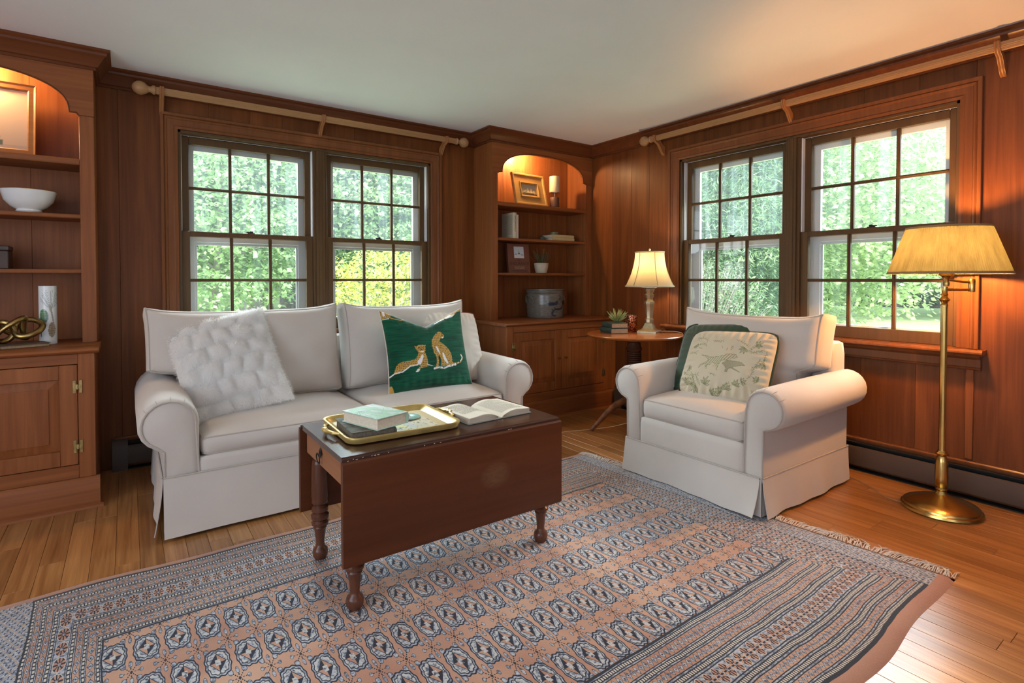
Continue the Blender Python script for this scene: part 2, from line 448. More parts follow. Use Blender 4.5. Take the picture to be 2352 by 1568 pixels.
# ------------------------------------------------------------------ room shell
H = 2.40
fl = struct('floor', MB().box(-6.5, 0.02, -7.0, 0.02, -0.08, -0.006), M_oak, 'honey oak strip floor', 'floor')
fl2 = MB()
x = -6.5; R = random.Random(3)
while x < 0.0:
    w = 0.083; y = 0.0
    if x < -5.3:
        fl2.box(x, min(x+w-0.0012, 0), -7.0, 0, -0.006, 0, 0.0008); x += w; continue
    y = -R.uniform(0.0, 1.4)
    ys = [0.0]
    if y < -0.25: ys.append(y)
    while ys[-1] > -4.3: ys.append(ys[-1]-R.uniform(0.9, 2.3))
    for a, b in zip(ys[:-1], ys[1:]):
        b = max(b, -4.4)
        if a <= -4.4: break
        p = obj('plank', MB().box(0, min(w-0.0014, -x), 0, a-b-0.0012, -0.006, 0.0, 0.0007), M_oak, fl, smooth=0)
        p.location = (x, b, 0)
    fl2.box(x, min(x+w-0.0012, 0), -7.0, -4.4, -0.006, 0, 0.0008)
    x += w
o = obj('floor_boards', fl2, M_oak, fl, smooth=0); o['kind'] = 'stuff'
struct('ceiling', MB().box(-6.7, 0.25, -7.2, 0.25, H, H+0.12), M_ceil, 'plain white ceiling', 'ceiling')
struct('wall_left', MB().box(-6.7, -6.5, -7.2, 0.2, -0.1, H), M_cream, 'pale wall out of view on the left', 'wall')
struct('wall_front', MB().box(-6.7, 0.2, -7.2, -7.0, -0.1, H), M_cream, 'pale wall behind the photographer', 'wall')

ZT, ZS, CW = 2.2017, 0.787, 0.095
def wall_with_window(name, L0, L1, a0, a1, fn, label, joints, zrest):
    """wall running along u from L0 to L1 with an opening a0..a1, fn(u,w,z): w = depth behind the face; boards are separate parts"""
    m = MB(); o0, o1, zt, zs = a0+CW, a1-CW, ZT-CW, ZS
    def bx(mb, u0,u1,w0,w1,z0,z1,b=0):
        p = [fn(u0,w0,z0), fn(u1,w1,z1)]; mb.box(p[0][0],p[1][0],p[0][1],p[1][1],p[0][2],p[1][2],b)
    for u0,u1,z0,z1 in ((L0,o0,-0.1,H),(o1,L1,-0.1,H),(o0,o1,-0.1,zs),(o0,o1,zt,H)): bx(m,u0,u1,0.012,0.17,z0,z1)
    w = struct(name, m, M_wallz, label, 'wall')
    us = [L0]+joints+[L1]
    for u0, u1 in zip(us[:-1], us[1:]):
        spans = [(zrest, H)]
        if u0 >= a0+0.02 and u1 <= a1-0.02: spans = [(zrest, ZS-0.02), (ZT-0.05, H)]
        for z0, z1 in spans:
            mb = MB(); bx(mb, u0+0.0003, u1-0.0003, 0.0, 0.012, z0, z1, 0.0014); obj('board', mb, M_wallz, w, smooth=0)
    return w
B0, B1 = -3.4491, -1.4756
jb = [-4.7,-4.3,-3.95,-3.66,B0+0.03,-3.18,-2.93,-2.72,-2.46,-2.21,-2.0,-1.74,B1-0.03,-1.27]
wb = wall_with_window('wall_back', -6.5, 0.0, B0, B1, lambda u,w,z: (u, w, z), 'cherry boarded wall behind the sofa', jb, 0.0)
R0, R1 = -3.1791, -1.1974
jr = [-6.0,-5.3,-4.6,-4.2,-3.9,-3.55,R0+0.03,-2.9,-2.62,-2.35,-2.1,-1.88,-1.6,-1.38,R1-0.03,-0.98,-0.78,-0.55]
wr_ = wall_with_window('wall_right', -7.0, 0.0, R0, R1, lambda u,w,z: (w, u, z), 'red cherry boarded wall behind the armchair', jr, 0.0)
obj('edge_strip', MB().box(-0.012, 0, -3.16, -3.125, 0.2, 0.71, 0.003), M_cz, wr_)

# crown moulding
cp = [(0,H-0.105),(0.012,H-0.105),(0.012,H-0.092),(0.022,H-0.088),(0.032,H-0.07),(0.05,H-0.042),(0.062,H-0.032),(0.064,H-0.02),(0.072,H-0.016),(0.079,H-0.012),(0.079,H),(0,H)]
path = [(-5.6,-0.284),(-3.765,-0.284),(-3.765,0.0),(-1.144,0.0),(-1.144,-0.284),(0,-0.284),(0,-6.9)]
struct('trim_1', MB().sweep(path, cp, lambda a,b,h: (a,b,h)), M_trx, 'dark cherry crown moulding under the ceiling', 'moulding', smooth=25)

# ------------------------------------------------------------------ double-hung window pairs
def window(name, a0, a1, fn, label, mats):
    """fn(u, w, z): u along wall, w outwards (negative = into room)"""
    Msash, Mcase, Mcu = mats
    root = bpy.data.objects.new(name, None); C.objects.link(root); root['kind'] = 'structure'; root['label'] = label; root['category'] = 'window'
    p0 = fn((a0+a1)/2, 0, ZS); root.location = p0
    def bx(mb, u0,u1,w0,w1,z0,z1,b=0.002):
        p, q = fn(u0,w0,z0), fn(u1,w1,z1); return mb.box(p[0],q[0],p[1],q[1],p[2],q[2],b)
    def part(nm, mb, m, par=root, **k): return obj(nm, mb, m, par, world=True, **k)
    o0, o1, zt = a0+CW, a1-CW, ZT-CW
    # casing: stepped profile swept round three sides (offset outward from the opening)
    prof = [(0,-0.001),(0,-0.012),(0.014,-0.016),(0.02,-0.012),(0.024,-0.014),(0.056,-0.017),(0.060,-0.022),(0.068,-0.025),(0.074,-0.02),(0.078,-0.028),(0.092,-0.03),(0.095,-0.028),(0.095,-0.001)]
    cs = MB().sweep([(o1,ZS),(o1,zt),(o0,zt),(o0,ZS)], prof, lambda u,v,h: fn(u,h,v)) if False else MB()
    pth = [(o0,ZS),(o0,zt),(o1,zt),(o1,ZS)]
    cs.sweep(pth, [(-q,h) for q,h in prof], lambda u,v,h: fn(u,h,v))
    part('casing', cs, Mcase, smooth=20)
    jm = MB(); bx(jm,o0,o0+0.018,0,0.15,ZS,zt); bx(jm,o1-0.018,o1,0,0.15,ZS,zt); bx(jm,o0,o1,0,0.15,zt-0.018,zt)
    part('jamb', jm, Msash)
    mid = (o0+o1)/2; mw = 0.05
    ml = MB(); bx(ml,mid-mw,mid+mw,0.012,0.15,ZS,zt-0.018); bx(ml,mid-0.03,mid+0.03,-0.002,0.012,ZS,zt-0.018); bx(ml,mid-0.012,mid+0.012,-0.006,0,ZS,zt-0.018)
    part('mullion', ml, Msash)
    st = MB(); ov = 0.03
    pr = [(-0.075,ZS-0.03),(-0.085,ZS-0.02),(-0.085,ZS-0.012),(-0.075,ZS-0.002),(0.14,ZS-0.002),(0.14,ZS-0.03)]
    st.prism(pr, lambda q,z,u: fn(u,q,z), a0-ov, a1+ov); part('window_stool', st, Mcu)
    ap = MB(); pr = [(-0.055,ZS-0.03),(-0.05,ZS-0.042),(-0.035,ZS-0.052),(-0.03,ZS-0.056),(-0.03,ZS-0.095),(-0.036,ZS-0.098),(-0.03,ZS-0.108),(-0.012,ZS-0.112),(0,ZS-0.112),(0,ZS-0.03)]
    ap.prism(pr, lambda q,z,u: fn(u,q,z), a0-0.012, a1+0.012); part('apron', ap, Mcu, smooth=25)
    zm = 1.464
    for k, (s0, s1) in enumerate(((o0+0.018, mid-mw), (mid+mw, o1-0.018))):
        for nm, w0, w1, z0, z1, tr, br in (('lower_sash',0.028,0.062,ZS,zm,0.032,0.07),('upper_sash',0.066,0.10,zm-0.032,zt-0.018,0.052,0.032)):
            f = MB(); sw = 0.046
            bx(f,s0,s0+sw,w0,w1,z0,z1); bx(f,s1-sw,s1,w0,w1,z0,z1)
            bx(f,s0+sw,s1-sw,w0,w1,z1-tr,z1); bx(f,s0+sw,s1-sw,w0,w1,z0,z0+br)
            sash = part(nm, f, Msash)
            gx0, gx1, gz0, gz1 = s0+sw, s1-sw, z0+br, z1-tr; cw = (gx1-gx0)/3; ch = (gz1-gz0)/2
            for i in (1,2): part('muntin', bx(bx(MB(),gx0+i*cw-0.0095,gx0+i*cw+0.0095,w0+0.006,w1-0.006,gz0,gz1),gx0+i*cw-0.004,gx0+i*cw+0.004,w0+0.001,w0+0.006,gz0,gz1), Msash, sash)
            part('muntin', bx(bx(MB(),gx0,gx1,w0+0.007,w1-0.007,gz0+ch-0.0095,gz0+ch+0.0095),gx0,gx1,w0+0.002,w0+0.007,gz0+ch-0.004,gz0+ch+0.004), Msash, sash)
            wm = (w0+w1)/2
            for i in range(3):
                for j in range(2):
                    q = [fn(gx0+(i+a)*cw, wm, gz0+(j+b)*ch) for a,b in ((0,0),(1,0),(1,1),(0,1))]
                    part('pane', MB().add(q, [(0,1,2,3)]), M_glass, sash, smooth=0)
        lk = MB(); c = (s0+s1)/2
        bx(lk,c-0.022,c+0.022,0.03,0.056,zm,zm+0.006); bx(lk,c-0.03,c+0.002,0.036,0.046,zm+0.006,zm+0.014); bx(lk,c-0.008,c+0.012,0.034,0.05,zm+0.006,zm+0.018)
        part('sash_lock', lk, M_iron, label='black sash lock')
        sf = MB(); g0, g1 = s0-0.005, s1+0.005
        for (u0,u1,z0,z1) in ((g0,g0+0.085,ZS-0.02,zt),(g1-0.085,g1,ZS-0.02,zt),(g0+0.085,g1-0.085,zt-0.1,zt),(g0+0.085,g1-0.085,ZS-0.02,ZS+0.075),(g0+0.085,g1-0.085,zm-0.062,zm-0.02)):
            bx(sf,u0,u1,0.125,0.15,z0,z1)
        bx(sf,g0+0.086,g0+0.1,0.132,0.145,ZS+0.076,zm-0.084); bx(sf,g1-0.1,g1-0.086,0.132,0.145,ZS+0.076,zm-0.084); bx(sf,g0+0.086,g1-0.086,0.132,0.145,zm-0.083,zm-0.063)
        part('storm_frame', sf, M_white, label='white outer storm window frame')
        for z0, z1, ms in ((ZS+0.07, zm-0.07, M_storm), (zm-0.02, zt-0.1, M_stormu)):
            q = [fn(a, 0.14, b) for a,b in ((g0+0.08,z0),(g1-0.08,z0),(g1-0.08,z1),(g0+0.08,z1))]
            part('storm_pane', MB().add(q, [(0,1,2,3)]), ms, smooth=0)
        tr = MB(); bx(tr,s0-0.004,s0+0.012,0.103,0.125,ZS,zt-0.018); bx(tr,s1-0.012,s1+0.004,0.103,0.125,ZS,zt-0.018); bx(tr,s0,s1,0.066,0.125,zt-0.026,zt-0.014)
        bx(tr,s0-0.004,s0+0.006,0.062,0.068,zm,zt-0.02); bx(tr,s1-0.006,s1+0.004,0.03,0.066,zm+0.001,zt-0.02); bx(tr,s0-0.004,s0+0.004,0.03,0.066,zm+0.001,zt-0.02)
        part('track', tr, M_white, label='pale sash track')
    return root
window('window_1', B0, B1, lambda u,w,z: (u, w, z), 'paired double-hung window behind the sofa', (M_sash, M_case, M_case))
window('window_2', R0, R1, lambda u,w,z: (w, u, z), 'paired double-hung window behind the armchair', (M_sash, M_case, M_case))

# ------------------------------------------------------------------ baseboard heaters
def heater(name, label, fn, L0, L1, loc, cap0, cap1):
    t = thing(name, label, 'heater', loc)
    def prism(poly, u0, u1): return MB().prism(poly, lambda q,z,u: fn(u,q,z), u0, u1)
    obj('back_rail', prism([(-0.001,0.165),(-0.02,0.165),(-0.024,0.172),(-0.024,0.186),(-0.018,0.192),(-0.001,0.192)], L0, L1), M_case, t, world=True, label='wooden strip above the heater')
    obj('back_panel', prism([(-0.001,0.02),(-0.006,0.02),(-0.006,0.165),(-0.001,0.165)], L0, L1), M_black, t, world=True)
    obj('hood', prism([(-0.006,0.16),(-0.03,0.158),(-0.05,0.162),(-0.05,0.166),(-0.006,0.166)], L0, L1), M_black, t, world=True)
    obj('fin_tube', prism([(-0.015,0.06),(-0.055,0.06),(-0.055,0.11),(-0.015,0.11)], L0+0.02, L1-0.02), M_black, t, world=True)
    obj('front_panel', prism([(-0.066,0.035),(-0.07,0.035),(-0.07,0.128),(-0.06,0.146),(-0.056,0.146),(-0.066,0.127)], L0, L1), M_heat, t, world=True)
    obj('foot_rail', prism([(-0.006,0.0),(-0.058,0.0),(-0.058,0.006),(-0.006,0.006)], L0, L1), M_black, t, world=True)
    for c, d in ((L0,-1) if cap0 else (None,0), (L1,1) if cap1 else (None,0)):
        if c is None: continue
        obj('end_cap', prism([(-0.001,0.0),(-0.074,0.0),(-0.074,0.15),(-0.06,0.172),(-0.045,0.182),(-0.001,0.182)], c-0.065 if d>0 else c-0.012, c+0.012 if d>0 else c+0.065), M_heatg, t, world=True)
    return t
heater('baseboard_heater', 'long brown baseboard heater along the wall under the right window', lambda u,w,z: (w,u,z), -4.6, -0.665, (0,-2.6,0), False, True)
heater('baseboard_heater', 'dark baseboard heater along the wall behind the sofa', lambda u,w,z: (u,w,z), -3.70, -1.23, (-2.5,0,0), True, False)

# ------------------------------------------------------------------ curtain rods
def curtain_rod(label, L0, L1, fn, brackets, M, f0, f1, z=2.30):
    off = -0.1; p = fn((L0+L1)/2, off, z)
    t = thing('curtain_rod', label, 'curtain rod', p, group=None)
    n = 40
    def ring(a, u):
        r = 0.0205*(1+0.07*math.cos(16*a)); return r
    mb = MB().grid(2, 96, lambda i,j: fn(L0+(L1-L0)*i, off+ring(2*PI*j,0)*math.cos(2*PI*j), z+ring(2*PI*j,0)*math.sin(2*PI*j)), cv=True)
    obj('pole', mb, M, t, world=True, smooth=30)
    def fin(u, d):
        pr = [(0.0,0),(0.02,0),(0.027,0.006),(0.027,0.016),(0.02,0.022),(0.016,0.03),(0.02,0.04),(0.034,0.055),(0.041,0.075),(0.038,0.095),(0.026,0.112),(0.01,0.12),(0.0,0.121)]
        pts = MB(); seg = 24; base = MB().lathe(pr, (0,0,0), seg)
        base.v = [fn(u+d*q[2], off+q[0], z+q[1]) for q in base.v]
        obj('finial', base, M, t, world=True, smooth=50)
    if f0: fin(L0, -1)
    if f1: fin(L1, 1)
    for b in brackets:
        prof = [(-0.002,z-0.125),(-0.02,z-0.115),(-0.045,z-0.085),(-0.075,z-0.045),(-0.115,z-0.028),(-0.128,z-0.01),(-0.128,z+0.022),(-0.118,z+0.022),(-0.113,z-0.005),(-0.1,z-0.018),(-0.085,z-0.012),(-0.078,z+0.0),(-0.065,z-0.01),(-0.03,z-0.04),(-0.002,z-0.06)]
        mb = MB().prism(prof, lambda q,zz,u: fn(u,q,zz), b-0.012, b+0.012)
        for e in (-0.006, 0.006):
            mb.tube([fn(b+e, q-0.001, zz) for q,zz in prof[:7]], 0.0035, 6)
        obj('bracket', mb, M_brk, t, world=True, smooth=35)
    return t
curtain_rod('fluted wooden curtain rod with egg finials over the sofa window', -3.47, -1.385, lambda u,w,z: (u,w,z), [-3.44,-2.47,-1.478], M_rod, True, True)
curtain_rod('fluted wooden curtain rod over the armchair window, one ball finial in view', -4.3, -1.09, lambda u,w,z: (w,u,z), [-3.255,-2.19,-1.13], M_rody, False, True)

# ------------------------------------------------------------------ built-in bookcases
def bookcase(label, x0, x1, bx0, bx1, op0, op1, lx, shelf_notes):
    """upper frame x0..x1 at y=-.284, opening op0..op1; base bx0..bx1 front y=-.60"""
    t = thing('bookcase', label, 'bookcase', ((x0+x1)/2, -0.3, 0))
    P = lambda n, mb, m, par=t, **k: obj(n, mb, m, par, world=True, **k)
    yf = -0.284; zc = 0.805
    for a, b in ((x0, op0), (op1, x1)):
        P('stile', MB().box(a, b, yf, yf+0.02, zc, 2.0425, 0.002), M_cz)
    for a, b in ((x0, x0+0.018), (x1-0.018, x1)):
        P('upper_side', MB().box(a, b, yf+0.02, -0.001, zc, H-0.01, 0.001), M_cz)
    nb = 4
    for i in range(nb):
        u0 = x0+0.018+(x1-x0-0.036)*i/nb; u1 = x0+0.018+(x1-x0-0.036)*(i+1)/nb
        P('back_board', MB().box(u0+0.0003, u1-0.0003, -0.016, -0.002, zc, 2.36, 0.0012), M_cz)
    for a, b in ((op0-0.012, op0), (op1, op1+0.012)):
        P('inner_side', MB().box(a, b, yf+0.02, -0.016, zc, 2.36, 0.001), M_cz)
    # arched valance
    xc = (op0+op1)/2; hw = (op1-op0)/2-0.04; zs, rise = 2.055, 0.19
    arc = []
    for i in range(33):
        a = PI*i/32; ca, sa = math.cos(a), math.sin(a)
        arc.append((xc-hw*math.copysign(abs(ca)**0.82, ca), zs+rise*abs(sa)**0.82))
    poly_l = [(x0,H-0.02),(x0,zs-0.012),(op0+0.002,zs-0.012),(op0+0.01,zs)]
    outline = poly_l+arc+[(op1-0.01,zs),(op1-0.002,zs-0.012),(x1,zs-0.012),(x1,H-0.02)]
    mb = MB(); n = len(outline)
    # quads between arch edge and top edge keep the face clean
    low = [(x0,zs-0.012),(op0+0.002,zs-0.012),(op0+0.01,zs)]+arc+[(op1-0.01,zs),(op1-0.002,zs-0.012),(x1,zs-0.012)]
    vs = []; fs = []
    for y in (yf-0.004, yf+0.018):
        for (px,pz) in low: vs.append((px,y,pz))
        for (px,pz) in low: vs.append((px,y,H-0.02))
    k = len(low)
    for s_ in (0, 2*k):
        for i in range(k-1): fs.append((s_+i, s_+i+1, s_+k+i+1, s_+k+i))
    for i in range(k-1): fs.append((i, i+1, 2*k+i+1, 2*k+i)); fs.append((k+i, k+i+1, 3*k+i+1, 3*k+i))
    fs.append((0,k,3*k,2*k)); fs.append((k-1,2*k-1,4*k-1,3*k-1))
    mb.add(vs, fs); P('arch_valance', mb, M_cx, smooth=30)
    P('arch_bead', MB().tube([(px, yf-0.004, pz) for px,pz in low[1:-1]], 0.004, 6), M_trx)
    P('soffit', MB().box(op0-0.01, op1+0.01, yf+0.02, -0.016, 2.31, 2.33), M_cx)
    for z, th, fr in ((1.805,0.032,yf-0.002),(1.505,0.022,yf+0.014),(1.205,0.022,yf+0.014)):
        m = MB(); pr = [(fr+0.004,z-th),(fr,z-th*0.8),(fr,z-th*0.25),(fr+0.003,z),(-0.016,z),(-0.016,z-th)]
        m.prism(pr, lambda y,zz,u: (u,y,zz), op0, op1); P('shelf', m, M_cx)
    # counter
    yb = -0.60
    pr = [(yb-0.006,zc-0.026),(yb-0.02,zc-0.02),(yb-0.026,zc-0.012),(yb-0.022,zc-0.003),(yb-0.014,zc),(-0.002,zc),(-0.002,zc-0.026)]
    r_ = 0.018 if bx1 < -0.1 else 0.0
    P('countertop', MB().prism(pr, lambda y,zz,u: (u,y,zz), bx0-0.018, bx1+r_), M_cx)
    z0, z1 = 0.155, zc-0.026
    st = 0.067
    P('face_stile', MB().box(bx0,bx0+st,yb,yb+0.02,z0,z1,0.0015), M_cz)
    P('face_stile', MB().box(bx1-st if bx1<-0.1 else bx1-0.155,bx1,yb,yb+0.02,z0,z1,0.0015), M_cz)
    d0 = bx0+st; d1 = bx1-(st if bx1 < -0.1 else 0.155)
    P('top_rail', MB().box(d0,d1,yb,yb+0.02,0.728,z1,0.0015), M_cx); P('bottom_rail', MB().box(d0,d1,yb,yb+0.02,z0,0.222,0.0015), M_cx)
    for a in (bx0, bx1-0.018): P('base_side', MB().box(a,a+0.018,yb+0.02,-0.002,0.0,z1,0.001), M_cz)
    m = MB(); pr = [(yb-0.02,0.0),(yb-0.02,0.13),(yb-0.014,0.146),(yb-0.004,0.155),(yb+0.01,0.155),(yb+0.01,0)]
    m.prism(pr, lambda y,zz,u: (u,y,zz), bx0-0.016, bx1+(0.016 if bx1<-0.1 else 0)); P('plinth', m, M_cx)
    m = MB(); pr = [(yb-0.036,0.0),(yb-0.036,0.006),(yb-0.03,0.014),(yb-0.02,0.018),(yb-0.02,0)]
    m.prism(pr, lambda y,zz,u: (u,y,zz), bx0-0.03, bx1+(0.03 if bx1<-0.1 else 0)); P('shoe_moulding', m, M_cx)
    dm = (d0+d1)/2
    for k, (a, b) in enumerate(((d0+0.002, dm-0.0015), (dm+0.0015, d1-0.002))):
        f = MB(); sw = 0.07; y0, y1 = yb-0.001, yb+0.019; za, zb = 0.225, 0.725
        f.box(a,a+sw,y0,y1,za,zb,0.002); f.box(b-sw,b,y0,y1,za,zb,0.002); f.box(a+sw,b-sw,y0,y1,zb-sw,zb,0.002); f.box(a+sw,b-sw,y0,y1,za,za+sw+0.005,0.002)
        door = P('door', f, M_cz)
        pa, pb, pz0, pz1 = a+sw, b-sw, za+sw+0.005, zb-sw; e = 0.042
        vs = [(pa,yb+0.012,pz0),(pb,yb+0.012,pz0),(pb,yb+0.012,pz1),(pa,yb+0.012,pz1),(pa+e,yb+0.003,pz0+e),(pb-e,yb+0.003,pz0+e),(pb-e,yb+0.003,pz1-e),(pa+e,yb+0.003,pz1-e),
              (pa+e,yb-0.0005,pz0+e),(pb-e,yb-0.0005,pz0+e),(pb-e,yb-0.0005,pz1-e),(pa+e,yb-0.0005,pz1-e)]
        fs = [(8,9,10,11)]+[(i,(i+1)%4,4+(i+1)%4,4+i) for i in range(4)]+[(4+i,4+(i+1)%4,8+(i+1)%4,8+i) for i in range(4)]
        P('raised_panel', MB().add(vs, fs), M_cz, door, smooth=0)
        hx = a if k == 0 else b
        for hz in (0.615, 0.315):
            h = MB(); h.tube([(hx,yb-0.004,hz-0.012),(hx,yb-0.004,hz+0.012)], 0.005, 8)
            for sx in (-1,1):
                h.box(hx+sx*0.006, hx+sx*0.019, yb-0.0045, yb-0.001, hz-0.032, hz+0.032, 0.001); h.box(hx, hx+sx*0.008, yb-0.0045, yb-0.001, hz-0.01, hz+0.01, 0.001)
                for q in (-0.022,0,0.022): h.box(hx+sx*0.0125-0.0028, hx+sx*0.0125+0.0028, yb-0.0055, yb-0.004, hz+q-0.0028, hz+q+0.0028, 0.001)
            P('hinge', h, M_hinge, door, label='brass butterfly hinge')
        kx = b-0.035 if k == 0 else a+0.035
        kb = MB().lathe([(0,0),(0.006,0),(0.005,0.006),(0.004,0.01),(0.008,0.014),(0.0105,0.019),(0.009,0.025),(0,0.027)], (0,0,0), 14)
        kb.v = [(kx+q[0], y0-q[2], 0.49+q[1]) for q in kb.v]; P('knob', kb, M_brass, door, label='small round brass knob')
    # picture light tucked behind the arch
    P('puck_light', MB().lathe([(0,0),(0.035,0),(0.035,0.014),(0.02,0.018),(0,0.018)], (lx,-0.12,2.292), 20), M_chrome)
    light('bookcase_lamp', 'POINT', (lx, -0.14, 2.27), 28.0, (1.0,0.62,0.28), 0.03)
    return t
bookcase('built-in cherry bookcase at the left edge, arched top over a raised-panel cabinet', -4.905, -3.765, -4.905, -3.766, -4.84, -3.83, -4.28, 0)
bookcase('built-in cherry bookcase in the room corner, arched top over a two-door cabinet', -1.144, -0.002, -1.215, -0.002, -1.083, -0.078, -0.70, 0)
# ------------------------------------------------------------------ upholstered seating
def rb_map(p, half, r, fn=None):
    pos = [p[i]*half[i] for i in range(3)]
    inn = [max(-(half[i]-r), min(half[i]-r, pos[i])) for i in range(3)]
    d = Vector([pos[i]-inn[i] for i in range(3)])
    if d.length > 1e-9: d = d.normalized()*r
    q = [inn[i]+d[i] for i in range(3)]
    return fn(p, q) if fn else q
def roundbox(w, d, h, r, n=(16,12,6), fn=None):
    half = (w/2, d/2, h/2); mb = MB(); idx = {}
    def ax(k, half_, i):
        t = i/k*2-1; return math.copysign(abs(t)**0.8, t)
    def vid(i,j,k):
        key = (i,j,k)
        if key not in idx:
            idx[key] = len(mb.v); mb.v.append(tuple(rb_map((ax(n[0],0,i),ax(n[1],0,j),ax(n[2],0,k)), half, r, fn)))
        return idx[key]
    a,b,c = n
    for i in range(a):
        for j in range(b):
            for k in (0,c): mb.f.append((vid(i,j,k),vid(i+1,j,k),vid(i+1,j+1,k),vid(i,j+1,k)))
    for i in range(a):
        for k in range(c):
            for j in (0,b): mb.f.append((vid(i,j,k),vid(i+1,j,k),vid(i+1,j,k+1),vid(i,j,k+1)))
    for j in range(b):
        for k in range(c):
            for i in (0,a): mb.f.append((vid(i,j,k),vid(i,j+1,k),vid(i,j+1,k+1),vid(i,j,k+1)))
    return mb
def rb_welt(w, d, h, r, axis, sgn, fn=None, n=24, rad=0.0045):
    """piping round the edge of the face on the given axis"""
    half = (w/2,d/2,h/2); o = [i for i in range(3) if i != axis]; pts = []
    for side in range(4):
        for t in range(n):
            u = -1+2*t/n; p = [0,0,0]; p[axis] = sgn
            p[o[0]], p[o[1]] = ((u,-1),(1,u),(-u,1),(-1,-u))[side]
            pts.append(rb_map(p, half, r, fn))
    return MB().tube(pts, rad, 6, closed=True)

